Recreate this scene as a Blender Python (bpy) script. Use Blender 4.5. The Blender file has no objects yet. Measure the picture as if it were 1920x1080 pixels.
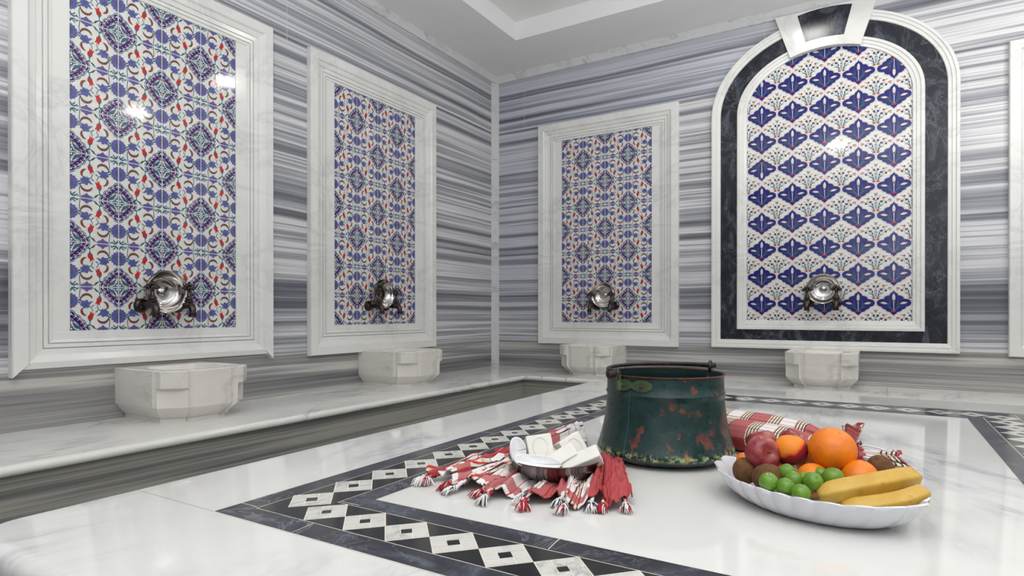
import bpy, bmesh, math, random
from mathutils import Vector, Matrix, Euler
from mathutils import noise as mnoise
random.seed(7)
PI = math.pi
sin, cos = math.sin, math.cos
SC = bpy.context.scene
COL = SC.collection

# ------------------------------------------------------------------ materials
def hexc(r, g, b):
    f = lambda c: (c/255/12.92) if c/255 <= 0.04045 else ((c/255+0.055)/1.055)**2.4
    return (f(r), f(g), f(b), 1)

class NT:
    def __init__(s, name, rough=0.4, metal=0.0, coat=0.0, spec=0.5):
        s.m = bpy.data.materials.new(name); s.m.use_nodes = True
        s.t = s.m.node_tree; s.n = s.t.nodes; s.l = s.t.links
        s.b = s.n['Principled BSDF']
        s.b.inputs['Roughness'].default_value = rough
        s.b.inputs['Metallic'].default_value = metal
        s.b.inputs['Coat Weight'].default_value = coat
        s.b.inputs['Specular IOR Level'].default_value = spec
    def node(s, typ, ins=None, **kw):
        nd = s.n.new(typ)
        for k, v in kw.items(): setattr(nd, k, v)
        for k, v in (ins or {}).items():
            if isinstance(v, bpy.types.NodeSocket): s.l.new(v, nd.inputs[k])
            else: nd.inputs[k].default_value = v
        return nd
    def coord(s, kind='Object'): return s.node('ShaderNodeTexCoord').outputs[kind]
    def mapping(s, vec, scale=(1,1,1), rot=(0,0,0), loc=(0,0,0)):
        return s.node('ShaderNodeMapping', {'Vector': vec, 'Scale': scale, 'Rotation': rot, 'Location': loc}).outputs[0]
    def noise(s, vec, scale=5, detail=4, rough=0.5, dist=0.0):
        return s.node('ShaderNodeTexNoise', {'Vector': vec, 'Scale': scale, 'Detail': detail, 'Roughness': rough, 'Distortion': dist}).outputs['Fac']
    def ramp(s, fac, stops, interp='LINEAR'):
        r = s.node('ShaderNodeValToRGB', {'Fac': fac}); e = r.color_ramp; e.interpolation = interp
        while len(e.elements) < len(stops): e.elements.new(0.5)
        for el, (p, c) in zip(e.elements, stops):
            el.position = p; el.color = c if hasattr(c, '__len__') else (c, c, c, 1)
        return r.outputs['Color']
    def math(s, op, a, b=0.0, c=0.0):
        return s.node('ShaderNodeMath', {0: a, 1: b, 2: c}, operation=op).outputs[0]
    def mix(s, fac, a, b, mode='MIX'):
        nd = s.n.new('ShaderNodeMix'); nd.data_type = 'RGBA'; nd.blend_type = mode
        for i, v in ((0, fac), (6, a), (7, b)):
            if isinstance(v, bpy.types.NodeSocket): s.l.new(v, nd.inputs[i])
            else: nd.inputs[i].default_value = v
        return nd.outputs[2]
    def sep(s, vec): return s.node('ShaderNodeSeparateXYZ', {0: vec}).outputs
    def comb(s, x, y, z): return s.node('ShaderNodeCombineXYZ', {0: x, 1: y, 2: z}).outputs[0]
    def color(s, c):
        if isinstance(c, bpy.types.NodeSocket): s.l.new(c, s.b.inputs['Base Color'])
        else: s.b.inputs['Base Color'].default_value = c
        return s
    def rough(s, r): s.l.new(r, s.b.inputs['Roughness']); return s
    def bump(s, h, strength=0.2, dist=0.001):
        s.l.new(s.node('ShaderNodeBump', {'Height': h, 'Strength': strength, 'Distance': dist}).outputs[0], s.b.inputs['Normal']); return s

def plain(name, rgb, rough=0.4, metal=0.0, coat=0.0, var=0.06, scale=12, **kw):
    t = NT(name, rough, metal, coat, **kw)
    c = hexc(*rgb)
    n = t.noise(t.coord(), scale, 4, 0.6)
    dark = tuple(x*(1-var*2) for x in c[:3])+(1,)
    lite = tuple(min(1, x*(1+var)) for x in c[:3])+(1,)
    t.color(t.ramp(n, [(0.3, dark), (0.7, lite)]))
    return t.m

def white_marble(name, base=(226,226,222), vein=(170,170,172), warm=(205,198,188), rough=0.12, amount=1.0, scale=1.6, seam=None):
    t = NT(name, rough, coat=0.0)
    P = t.coord()
    w = t.noise(P, scale*0.9, 5, 0.55)
    v1 = t.noise(t.mapping(P, (1.0, 0.55, 1.6), (0.3, 0.5, 0.6)), scale, 9, 0.62, 1.3)
    band = t.math('ABSOLUTE', t.math('SUBTRACT', v1, 0.5))
    veins = t.ramp(band, [(0.0, 1.0), (0.016, 0.45), (0.06, 0.0)])
    cloud = t.ramp(t.noise(t.mapping(P, (1, 1, 1), (0.2, 0.1, 0.9)), scale*1.7, 6, 0.6, 0.6), [(0.42, 0.0), (0.75, 1.0)])
    veins = t.math('MULTIPLY', veins, t.ramp(w, [(0.42, 0.0), (0.62, 1.0)]))
    c = t.mix(t.math('MULTIPLY', cloud, 0.35*amount), hexc(*base), hexc(*warm))
    c = t.mix(t.math('MULTIPLY', veins, 0.75*amount), c, hexc(*vein))
    if seam: c = seam(t, P, c)
    t.color(c)
    t.bump(t.noise(P, 90, 2), 0.04, 0.0006)
    return t.m

def striped_marble():
    """grey and white banded marble slabs; bands run level, slabs of different blocks meet at the seams"""
    t = NT('striped_marble', 0.16)
    P = t.coord(); x, y, z = t.sep(P)
    al = t.math('SUBTRACT', x, y)                       # running length along either wall
    # slab rows and columns pick another part of the block
    lower = t.math('LESS_THAN', z, 0.243)
    upper = t.math('GREATER_THAN', z, 2.135)
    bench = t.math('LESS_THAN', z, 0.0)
    colx = t.math('FLOOR', t.math('DIVIDE', t.math('ADD', al, 0.3), 1.71))
    seed = t.math('ADD', t.math('MULTIPLY', lower, 3.71), t.math('MULTIPLY', upper, 9.13))
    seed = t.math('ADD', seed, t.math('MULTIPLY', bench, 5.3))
    wob = t.noise(t.comb(t.math('MULTIPLY', al, 0.9), z, seed), 1.3, 3, 0.5)
    zz = t.math('ADD', z, t.math('MULTIPLY', t.math('SUBTRACT', wob, 0.5), 0.020))
    zz = t.math('MULTIPLY', zz, t.math('SUBTRACT', 1.0, t.math('MULTIPLY', lower, 0.45)))
    def band(f, detail, rough, off):
        return t.noise(t.comb(t.math('MULTIPLY', al, 0.10), t.math('ADD', seed, off), t.math('MULTIPLY', zz, f)), 1.0, detail, rough)
    n1 = band(12.0, 6, 0.60, 0.0)
    n2 = band(60.0, 5, 0.65, 4.4)
    n3 = band(3.2, 3, 0.5, 8.1)
    s = t.math('ADD', t.math('MULTIPLY', n1, 0.80), t.math('MULTIPLY', n2, 0.20))
    s = t.math('ADD', s, t.math('MULTIPLY', t.math('SUBTRACT', n3, 0.5), 0.30))
    leftw = t.math('LESS_THAN', x, 0.02)
    s = t.math('SUBTRACT', s, t.math('MULTIPLY', leftw, 0.016))
    c = t.ramp(s, [(0.30, hexc(84,85,93)), (0.39, hexc(112,113,121)), (0.44, hexc(148,149,155)), (0.475, hexc(172,173,177)), (0.50, hexc(206,206,208)),
                   (0.535, hexc(222,222,221)), (0.565, hexc(178,179,183)), (0.60, hexc(146,147,154)), (0.64, hexc(206,206,207)), (0.70, hexc(228,228,226))])
    thin = t.ramp(band(52.0, 2, 0.5, 2.2), [(0.60, 0.0), (0.64, 0.8), (0.69, 0.2), (0.73, 0.0)])
    c = t.mix(t.math('MULTIPLY', thin, 0.62), c, hexc(78,80,92))
    # cooler stone towards one block, warmer stone in the low row
    cool = t.ramp(t.noise(P, 0.7, 2), [(0.35, 0.0), (0.65, 1.0)])
    blue = t.math('MAXIMUM', t.math('MULTIPLY', upper, t.ramp(t.math('MULTIPLY', x, 0.25), [(0.5, 1.0), (0.75, 0.0)])), t.ramp(x, [(0.55, 0.8), (0.95, 0.0)]))
    blue = t.math('MULTIPLY', blue, t.math('MULTIPLY', t.math('SUBTRACT', 1.0, leftw), t.ramp(z, [(0.3, 0.3), (0.9, 1.0)])))
    c = t.mix(t.math('MULTIPLY', blue, 0.36), c, hexc(190,198,228), 'MULTIPLY')
    c = t.mix(t.math('MULTIPLY', cool, 0.15), c, hexc(214,218,236), 'MULTIPLY')
    c = t.mix(t.math('MULTIPLY', lower, 0.85), c, hexc(226,222,212), 'MULTIPLY')
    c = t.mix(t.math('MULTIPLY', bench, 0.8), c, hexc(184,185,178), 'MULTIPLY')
    # cement seam lines
    def line(v, at, w): return t.math('LESS_THAN', t.math('ABSOLUTE', t.math('SUBTRACT', v, at)), w)
    seam = line(z, 0.243, 0.0022)
    seam2 = t.math('MULTIPLY', line(al, 0.301, 0.0016), upper)
    seam3 = t.math('MULTIPLY', line(al, 2.312, 0.0022), t.math('GREATER_THAN', z, 2.06))
    sm = t.math('MAXIMUM', seam, t.math('MAXIMUM', seam2, seam3))
    c = t.mix(t.math('MULTIPLY', sm, 0.7), c, hexc(206,204,198))
    t.color(c)
    t.rough(t.ramp(n1, [(0.3, 0.13), (0.7, 0.2)]))
    return t.m

def black_marble(name='black_marble', base=(42,45,52), vein=(140,143,152)):
    t = NT(name, 0.2, spec=0.3)
    P = t.coord()
    n = t.noise(t.mapping(P, (1, 1, 0.6), (0.4, 0.3, 0.7)), 9, 10, 0.72, 1.2)
    c = t.ramp(n, [(0.3, hexc(*[int(v*0.62) for v in base])), (0.5, hexc(*base)), (0.60, hexc(74,78,88)), (0.72, hexc(104,108,118))])
    v = t.ramp(t.math('ABSOLUTE', t.math('SUBTRACT', t.noise(t.mapping(P, (1, 1, 1), (0, 0.7, 0.4)), 5, 8, 0.7, 2.0), 0.5)), [(0.0, 1.0), (0.006, 0.4), (0.016, 0.0)])
    v = t.math('MULTIPLY', v, t.ramp(t.noise(P, 4, 3), [(0.45, 0.0), (0.62, 1.0)]))
    t.color(t.mix(t.math('MULTIPLY', v, 0.7), c, hexc(*vein)))
    return t.m

M = {}
M['stripe'] = striped_marble()
def slab_seam(t, P, c):
    x, y, z = t.sep(P)
    def line(v, at, w): return t.math('LESS_THAN', t.math('ABSOLUTE', t.math('SUBTRACT', v, at)), w)
    outer = t.math('MAXIMUM', t.math('LESS_THAN', x, 2.06), t.math('GREATER_THAN', x, 3.45))
    a = t.math('MULTIPLY', line(y, -4.103, 0.0016), outer)
    b = t.math('MULTIPLY', line(y, -3.113, 0.0009), outer)
    f = t.math('MAXIMUM', a, t.math('MULTIPLY', b, 0.6))
    return t.mix(t.math('MULTIPLY', f, 0.8), c, hexc(176,172,158))
M['slab'] = white_marble('polished_white_marble', (212,212,209), (150,152,160), (196,195,188), 0.07, 1.0, 1.3, seam=slab_seam)
M['bench'] = white_marble('bench_marble', (228,228,223), (160,162,162), (204,203,195), 0.11, 0.9, 2.2)
M['frame'] = white_marble('frame_marble', (230,230,226), (165,165,166), (214,211,203), 0.17, 0.5, 1.7)
M['basin'] = white_marble('basin_marble', (226,222,215), (178,174,172), (208,200,190), 0.22, 0.75, 3.6)
M['cornice'] = white_marble('cornice_marble', (214,214,214), (120,124,132), (200,200,200), 0.25, 0.8, 3.5)
M['black'] = black_marble()
M['darkband'] = black_marble('dark_band_marble', (52,54,62), (150,152,160))
M['tri'] = plain('black_inlay', (24,25,28), 0.12, var=0.15, scale=20)
M['inlay'] = white_marble('inlay_marble', (205,204,198), (140,140,142), (180,176,166), 0.12, 1.2, 14)
M['groutline'] = plain('pale_grout', (206,202,188), 0.6, var=0.08, scale=30)
M['paint'] = plain('ceiling_paint', (234,234,233), 0.85, var=0.015, scale=3)
M['floor'] = white_marble('floor_marble', (150,150,146), (110,110,112), (140,136,128), 0.25, 1.0, 2.0)
def glaze(name, rgb, rough=0.07): return plain(name, rgb, rough, var=0.05, scale=40)
M['g_white'] = glaze('white_glaze', (226,226,220))
M['g_navy'] = glaze('navy_glaze', (36,30,108))
M['g_peri'] = glaze('periwinkle_glaze', (86,94,164))
M['g_teal'] = glaze('teal_glaze', (46,100,128))
M['g_red'] = glaze('coral_red_glaze', (188,42,42))
M['g_green'] = glaze('green_glaze', (50,92,78))
M['g_grey'] = glaze('grey_glaze_line', (140,140,156))
M['g_cobalt'] = glaze('cobalt_glaze', (30,27,112))
M['steel'] = plain('polished_steel', (205,200,196), 0.13, 1.0, var=0.04, scale=6)
M['steel2'] = plain('brushed_steel', (140,133,133), 0.24, 1.0, var=0.06, scale=20)
M['bronze'] = plain('aged_bronze', (84,76,72), 0.30, 1.0, var=0.25, scale=30)

# ------------------------------------------------------------------ geometry helpers
def obj(name, bm, mats, parent=None, smooth=None, bevel=0, subsurf=0):
    me = bpy.data.meshes.new(name); bm.normal_update(); bm.to_mesh(me); bm.free()
    if not isinstance(mats, (list, tuple)): mats = [mats]
    for m in mats: me.materials.append(m)
    o = bpy.data.objects.new(name, me); COL.objects.link(o)
    if parent: o.parent = parent
    if smooth is not None:
        for p in me.polygons: p.use_smooth = True
        me.set_sharp_from_angle(angle=math.radians(smooth))
    if bevel:
        md = o.modifiers.new('bevel', 'BEVEL'); md.width = bevel; md.segments = 3; md.limit_method = 'ANGLE'; md.angle_limit = math.radians(35)
        md.harden_normals = False
    if subsurf:
        md = o.modifiers.new('sub', 'SUBSURF'); md.levels = subsurf; md.render_levels = subsurf
    return o
def tag(o, label=None, cat=None, group=None, kind=None):
    if label: o['label'] = label
    if cat: o['category'] = cat
    if group: o['group'] = group
    if kind: o['kind'] = kind
    return o
def thing(name, label, cat, loc=(0,0,0), rz=0, group=None):
    o = bpy.data.objects.new(name, None); COL.objects.link(o); o.empty_display_size = 0.1
    o.location = loc; o.rotation_euler = (0, 0, rz)
    return tag(o, label, cat, group)
def copy_tree(o, parent=None):
    c = o.copy(); COL.objects.link(c)
    if parent: c.parent = parent
    for ch in list(o.children): copy_tree(ch, c)
    return c
def box(bm, x0, x1, y0, y1, z0, z1, mi=0):
    v = [bm.verts.new(p) for p in ((x0,y0,z0),(x1,y0,z0),(x1,y1,z0),(x0,y1,z0),(x0,y0,z1),(x1,y0,z1),(x1,y1,z1),(x0,y1,z1))]
    for f in ((0,3,2,1),(4,5,6,7),(0,1,5,4),(1,2,6,5),(2,3,7,6),(3,0,4,7)):
        bm.faces.new([v[i] for i in f]).material_index = mi
def prism(bm, poly, y0, y1, mi=0):
    """polygon in local (x, z) extruded from y0 (front) to y1 (back)"""
    a = [bm.verts.new((x, y0, z)) for x, z in poly]; b = [bm.verts.new((x, y1, z)) for x, z in poly]
    n = len(poly)
    fs = [bm.faces.new(a), bm.faces.new(b[::-1])]
    for i in range(n): fs.append(bm.faces.new((a[i], b[i], b[(i+1) % n], a[(i+1) % n])))
    for f in fs: f.material_index = mi
    return fs
def lathe(bm, prof, n=48, mi=0, cap0=False, cap1=False, M4=None, mod=None):
    rings = []
    for r, z in prof:
        ring = []
        for i in range(n):
            a = 2*PI*i/n
            k = mod(a, r, z) if mod else 1.0
            p = Vector((r*k*cos(a), r*k*sin(a), z))
            if M4: p = M4 @ p
            ring.append(bm.verts.new(p))
        rings.append(ring)
    for A, B in zip(rings, rings[1:]):
        for i in range(n):
            bm.faces.new((A[i], A[(i+1) % n], B[(i+1) % n], B[i])).material_index = mi
    if cap0: bm.faces.new(rings[0][::-1]).material_index = mi
    if cap1: bm.faces.new(rings[-1]).material_index = mi
    return rings
def tube(bm, pts, rad, n=12, mi=0, closed=False, caps=True, prof=None):
    pts = [Vector(p) for p in pts]; m = len(pts)
    if not hasattr(rad, '__len__'): rad = [rad]*m
    rings = []; up = None
    for i, p in enumerate(pts):
        if closed: d = pts[(i+1) % m]-pts[i-1]
        else: d = pts[min(i+1, m-1)]-pts[max(i-1, 0)]
        d.normalize()
        if up is None:
            up = Vector((0,0,1)) if abs(d.z) < 0.9 else Vector((1,0,0))
        s = d.cross(up).normalized(); up = s.cross(d).normalized()
        ring = []
        for k in range(n):
            a = 2*PI*k/n; q = prof(a, i/(m-1)) if prof else 1
            ring.append(bm.verts.new(p+(s*cos(a)+up*sin(a))*rad[i]*q))
        rings.append(ring)
    rr = rings+[rings[0]] if closed else rings
    for A, B in zip(rr, rr[1:]):
        for k in range(n): bm.faces.new((A[k], A[(k+1) % n], B[(k+1) % n], B[k])).material_index = mi
    if caps and not closed:
        bm.faces.new(rings[0][::-1]).material_index = mi; bm.faces.new(rings[-1]).material_index = mi
    return rings
def ball(bm, c, r, mi=0, u=16, v=10, sc=(1,1,1)):
    res = bmesh.ops.create_uvsphere(bm, u_segments=u, v_segments=v, radius=r, matrix=Matrix.Translation(c) @ Matrix.Diagonal((*sc, 1)))
    for vv in res['verts']:
        for f in vv.link_faces: f.material_index = mi
def rbox(bm, M4, sx, sy, sz, mi=0):
    res = bmesh.ops.create_cube(bm, size=1, matrix=M4 @ Matrix.Diagonal((sx, sy, sz, 1)))
    for vv in res['verts']:
        for f in vv.link_faces: f.material_index = mi

# ------------------------------------------------------------------ camera
CAM = Vector((3.0208, -4.7199, 0.4848)); YAW = 0.5431; F = 1137.8; PY = 590.5
cd = bpy.data.cameras.new('camera'); cam = bpy.data.objects.new('camera', cd); COL.objects.link(cam)
cam.location = CAM; cam.rotation_euler = (PI/2-0.0026, 0, YAW)
cd.sensor_width = 36; cd.lens = F/1920*36; cd.shift_y = (PY-540)/1920; cd.clip_start = 0.02
SC.camera = cam
RT = Vector((cos(YAW), sin(YAW), 0)); FW = Vector((-sin(YAW), cos(YAW), 0))
CR = Matrix.Rotation(YAW, 4, 'Z')      # frame turned like the view: x right, y away, z up

ZP = 0.15      # top of the platform (bench top is 0)
ZC = 2.66
# ------------------------------------------------------------------ room
bm = bmesh.new(); box(bm, -0.12, 0.0, -6.4, 0.12, -0.47, ZC+0.3)
tag(obj('wall_left', bm, M['stripe']), kind='structure')
bm = bmesh.new(); box(bm, 0.0, 5.6, 0.0, 0.12, -0.47, ZC+0.3)
tag(obj('wall_back', bm, M['stripe']), kind='structure')
bm = bmesh.new(); box(bm, 5.6, 5.72, -6.4, 0.12, -0.47, ZC+0.3)
tag(obj('wall_right', bm, M['stripe']), kind='structure')
bm = bmesh.new(); box(bm, -0.12, 5.72, -6.52, -6.4, -0.47, ZC+0.3)
tag(obj('wall_front', bm, M['stripe']), kind='structure')
bm = bmesh.new(); box(bm, -0.12, 5.72, -6.4, 0.12, -0.55, -0.47)
tag(obj('floor', bm, M['floor']), kind='structure')
# ceiling with a raised tray
tx0, tx1, ty0, ty1, tz = 0.545, 4.7, -5.6, -0.56, 2.805
bm = bmesh.new()
box(bm, 0, tx0, -6.4, 0, ZC, ZC+0.2); box(bm, tx1, 5.6, -6.4, 0, ZC, ZC+0.2)
box(bm, tx0, tx1, ty1, 0, ZC, ZC+0.2); box(bm, tx0, tx1, -6.4, ty0, ZC, ZC+0.2)
box(bm, tx0-0.05, tx1+0.05, ty0-0.05, ty1+0.05, tz, tz+0.08)
tag(obj('ceiling', bm, M['paint']), kind='structure')
# cornice strips and corner strip
def cornice(name, pts):
    bm = bmesh.new()
    a = [bm.verts.new(p) for p in pts[0]]; b = [bm.verts.new(p) for p in pts[1]]; n = len(a)
    bm.faces.new(a); bm.faces.new(b[::-1])
    for i in range(n): bm.faces.new((a[i], b[i], b[(i+1) % n], a[(i+1) % n]))
    bmesh.ops.recalc_face_normals(bm, faces=bm.faces[:])
    return tag(obj(name, bm, M['cornice'], bevel=0.002), kind='structure')
t_, h_ = 0.022, 0.072
cornice('trim_1', ([(0,0,ZC-h_),(0,0,ZC),(0,-t_,ZC),(0,-t_,ZC-h_)], [(5.6,0,ZC-h_),(5.6,0,ZC),(5.6,-t_,ZC),(5.6,-t_,ZC-h_)]))
cornice('trim_2', ([(0,-t_,ZC-h_),(0,-t_,ZC),(t_,-t_,ZC),(t_,-t_,ZC-h_)], [(0,-6.4,ZC-h_),(0,-6.4,ZC),(t_,-6.4,ZC),(t_,-6.4,ZC-h_)]))
cornice('trim_3', ([(0,0,0),(0.034,0,0),(0,-0.082,0)], [(0,0,ZC-h_),(0.034,0,ZC-h_),(0,-0.082,ZC-h_)]))

# ------------------------------------------------------------------ bench
BX, BY = 0.665, -0.625
bench = thing('marble_bench', 'long white marble bench with rounded edge running along both tiled walls', 'bench', (0.3, -0.3, 0))
def off(o, p=bench):
    o.parent = p; o.location = -p.location
    return o
bm = bmesh.new()
T = 0.036; ed = []
for k in range(9):
    a = -PI/2 + PI*k/8
    ed.append((T/2*cos(a), -T/2+T/2*sin(a)))
prof = [(-0.08, -T)]+ed+[(-0.7, 0.0)]
def sweepL(prof):
    rows = []
    for o_, z in prof:
        ox = BX-T/2+o_; oy = BY+T/2-o_
        if o_ <= -0.7: ox, oy = 0.0005, -0.0005
        rows.append([bm.verts.new(p) for p in ((ox, -6.39, z), (ox, oy, z), (5.59, oy, z))])
    for A, B in zip(rows, rows[1:]):
        for i in range(2): bm.faces.new((A[i], A[i+1], B[i+1], B[i]))
sweepL(prof)
bmesh.ops.recalc_face_normals(bm, faces=bm.faces[:])
off(obj('bench_top', bm, M['bench'], smooth=40))
bm = bmesh.new()
rx, ry = BX-0.03, BY+0.03
poly = [(0.001, -6.39), (rx, -6.39), (rx, ry), (5.59, ry), (5.59, -0.001), (0.001, -0.001)]
a = [bm.verts.new((x, y, -0.47)) for x, y in poly]; b = [bm.verts.new((x, y, -T+0.001)) for x, y in poly]
for i in range(6): bm.faces.new((a[i], a[(i+1) % 6], b[(i+1) % 6], b[i]))
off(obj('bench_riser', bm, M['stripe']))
# thin dark joint lines across the bench edge
jm = plain('joint_cement', (150,140,122), 0.7)
for x in (0.815, 1.02, 3.067):
    bm = bmesh.new(); box(bm, x, x+0.0022, BY-0.0005, -0.0005, -0.03, 0.0004)
    off(obj('bench_joint', bm, jm))

# ------------------------------------------------------------------ platform
PX0, PX1, PY0, PY1 = 1.80, 3.71, -4.37, -1.86
plat = thing('marble_platform', 'large white marble platform inlaid with a black and white diamond border', 'platform', (2.755, -3.115, -0.47))
def roundrect(x0, x1, y0, y1, r, n=8, cut=0):
    pts = []
    for cx, cy, a0 in ((x1-r, y1-r, 0), (x0+r, y1-r, PI/2), (x0+r, y0+r, PI), (x1-r, y0+r, 1.5*PI)):
        for k in range(n+1):
            a = a0+PI/2*k/n; pts.append((cx+r*cos(a), cy+r*sin(a)))
    return pts
bm = bmesh.new(); rings = []
R0, Rr = 0.085, 0.022
levels = [(0.02, ZP-0.075)]
for k in range(7):
    a = -PI/2+PI/2*k/6; levels.append((Rr-Rr*cos(a), ZP-0.05+Rr+Rr*sin(a)))
for k in range(1, 7):
    a = PI/2*k/6; levels.append((Rr-Rr*cos(a), ZP-Rr+Rr*sin(a)))
for o_, z in levels:
    rings.append([bm.verts.new((x, y, z)) for x, y in roundrect(PX0+o_, PX1-o_, PY0+o_, PY1-o_, R0-o_)])
for A, B in zip(rings, rings[1:]):
    n = len(A)
    for i in range(n): bm.faces.new((A[i], A[(i+1) % n], B[(i+1) % n], B[i]))
bm.faces.new(rings[-1]); bm.faces.new(rings[0][::-1])
off(obj('slab', bm, M['slab'], smooth=40), plat)
bm = bmesh.new(); box(bm, PX0+0.05, PX1-0.05, PY0+0.05, PY1-0.05, -0.47, ZP-0.074)
off(obj('platform_base', bm, M['stripe']), plat)
# inlaid border
mx0, mx1, my0, my1 = 2.06, 3.452, -4.102, -2.122
b1, b2, b3 = 0.046, 0.143, 0.188
def ringband(bm, i0, i1, z, mi=0):
    O = [(mx0+i0, my0+i0), (mx1-i0, my0+i0), (mx1-i0, my1-i0), (mx0+i0, my1-i0)]
    I = [(mx0+i1, my0+i1), (mx1-i1, my0+i1), (mx1-i1, my1-i1), (mx0+i1, my1-i1)]
    for k in range(4):
        j = (k+1) % 4
        f = bm.faces.new([bm.verts.new((*p, z)) for p in (O[k], O[j], I[j], I[k])]); f.material_index = mi
def qd(bm, pts, z, mi=0): 
    f = bm.faces.new([bm.verts.new((*p, z)) for p in pts]); f.material_index = mi
    if f.calc_area() > 0:
        f.normal_update()
        if f.normal.z < 0: f.normal_flip()
bm = bmesh.new()
ringband(bm, 0, b1, ZP+0.0004); ringband(bm, b2, b3, ZP+0.0004)
bmesh.ops.recalc_face_normals(bm, faces=bm.faces[:])
off(obj('dark_band', bm, M['darkband']), plat)
bm = bmesh.new()
ringband(bm, -0.0022, b3+0.0010, ZP+0.0002)
# cement joints across the dark bands
for (x, y) in ((2.255, my0), (2.62, my0+b2), (2.95, my0), (3.2, my0+b2)):
    qd(bm, [(x, y+0.001), (x+0.0016, y+0.001), (x+0.0016-0.004, y+b1-0.001), (x-0.004, y+b1-0.001)], ZP+0.0008)
for (x, y) in ((mx0, -4.052), (mx0+b2, -3.955), (mx0, -3.3), (mx0+b2, -2.9)):
    qd(bm, [(x+0.001, y), (x+b1-0.001, y), (x+b1-0.001, y+0.0016), (x+0.001, y+0.0016)], ZP+0.0008)
bmesh.ops.recalc_face_normals(bm, faces=bm.faces[:])
off(obj('joint_cement', bm, M['groutline']), plat)
bmT = bmesh.new(); bmW = bmesh.new()
ringband(bmT, b1+0.0018, b2-0.0018, ZP+0.0004)
bmesh.ops.recalc_face_normals(bmT, faces=bmT.faces[:])
off(obj('black_inlay', bmT, M['tri']), plat)
bmG = bmesh.new()
hw = (b2-b1)/2-0.0015
def diamond(cx, cy, ax, ay, pitch):
    """square on its corner: cement outline, four stone pieces in a pinwheel round a black centre"""
    ha = pitch/2-0.0005; w = hw
    jit = random.uniform(-0.0012, 0.0012)
    def P(a, b): return (cx+(a*ha)*ax+(b*w)*ay+jit*ax, cy+(a*ha)*ay+(b*w)*ax)
    # P(a,b): along strip a, across strip b (ax,ay unit along)
    qd(bmG, [P(-1.03, 0), P(0, -1.03), P(1.03, 0), P(0, 1.03)], ZP+0.0006)
    # rotated square coordinates s,t in [-1,1]
    def Q(s, t): return P((s+t)/2, (t-s)/2)
    e, c, g = 0.96, 0.28, 0.035
    cc = c+random.uniform(-0.03, 0.03)
    for k in range(4):
        pc = [(-e, -e), (cc-g, -e), (cc-g, -cc-g), (-e, -cc-g)]
        for _ in range(k): pc = [(-t, s) for s, t in pc]
        qd(bmW, [Q(s, t) for s, t in pc], ZP+0.0008)
    qd(bmW, [Q(-cc+g/2, -cc+g/2), Q(cc-g/2, -cc+g/2), Q(cc-g/2, cc-g/2), Q(-cc+g/2, cc-g/2)], ZP+0.0010, 1)
cw = (b1+b2)/2
nx, ny = 12, 17
x_a, x_b = mx0+cw+0.072, mx1-cw-0.072
y_a, y_b = my0+cw+0.034, my1-cw-0.034
px = (x_b-x_a)/nx; py = (y_b-y_a)/ny
for k in range(nx+1):
    for yy in (my0+cw, my1-cw): diamond(x_a+k*px, yy, 1, 0, px)
for k in range(ny+1):
    for xx in (mx0+cw-0.004, mx1-cw+0.004): diamond(xx, y_a+k*py, 0, 1, py)
for b in (bmW, bmG): bmesh.ops.recalc_face_normals(b, faces=b.faces[:])
for b in (bmW, bmG):
    for f in b.faces:
        if f.normal.z < 0: f.normal_flip()
off(obj('diamond_inlay', bmW, [M['inlay'], M['tri']]), plat)
off(obj('inlay_grout', bmG, M['groutline']), plat)

# ------------------------------------------------------------------ tile art (flat polygons, one colour each)
GM = ['g_white', 'g_navy', 'g_peri', 'g_teal', 'g_red', 'g_green', 'g_grey', 'g_cobalt']
WH, NV, PE, TE, RE, GR, GY, CO = range(8)
def ell(cx, cy, rx, ry, n=10, rot=0, lobes=0, amp=0.0):
    out = []
    for i in range(n):
        a = 2*PI*i/n; k = 1+amp*cos(lobes*a) if lobes else 1
        x, y = rx*k*cos(a), ry*k*sin(a)
        out.append((cx+x*cos(rot)-y*sin(rot), cy+x*sin(rot)+y*cos(rot)))
    return out
def leaf(x0, y0, x1, y1, w, bend=0.0, n=6):
    """pointed leaf from one point to the other, bent sideways"""
    dx, dy = x1-x0, y1-y0; L = math.hypot(dx, dy); nx_, ny_ = -dy/L, dx/L
    A, B = [], []
    for i in range(n+1):
        t = i/n; c = bend*sin(PI*t); h = w*sin(PI*t)**0.8 if 0 < t < 1 else 0
        bx, by = x0+dx*t+nx_*c, y0+dy*t+ny_*c
        A.append((bx+nx_*h, by+ny_*h)); B.append((bx-nx_*h, by-ny_*h))
    return A+B[1:-1][::-1]
def stroke(pts, w):
    A, B = [], []
    for i, (x, y) in enumerate(pts):
        x0, y0 = pts[max(i-1, 0)]; x1, y1 = pts[min(i+1, len(pts)-1)]
        d = math.hypot(x1-x0, y1-y0) or 1; nx_, ny_ = -(y1-y0)/d*w, (x1-x0)/d*w
        A.append((x+nx_, y+ny_)); B.append((x-nx_, y-ny_))
    return A+B[::-1]
def arc(cx, cy, r, a0, a1, w, n=7, taper=True):
    A, B = [], []
    for i in range(n+1):
        t = i/n; a = math.radians(a0+(a1-a0)*t); h = w*(sin(PI*t)**0.7 if taper and 0 < t < 1 else (0 if taper else 1))
        A.append((cx+(r+h)*cos(a), cy+(r+h)*sin(a))); B.append((cx+(r-h)*cos(a), cy+(r-h)*sin(a)))
    return A+B[1:-1][::-1] if taper else A+B[::-1]

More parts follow.
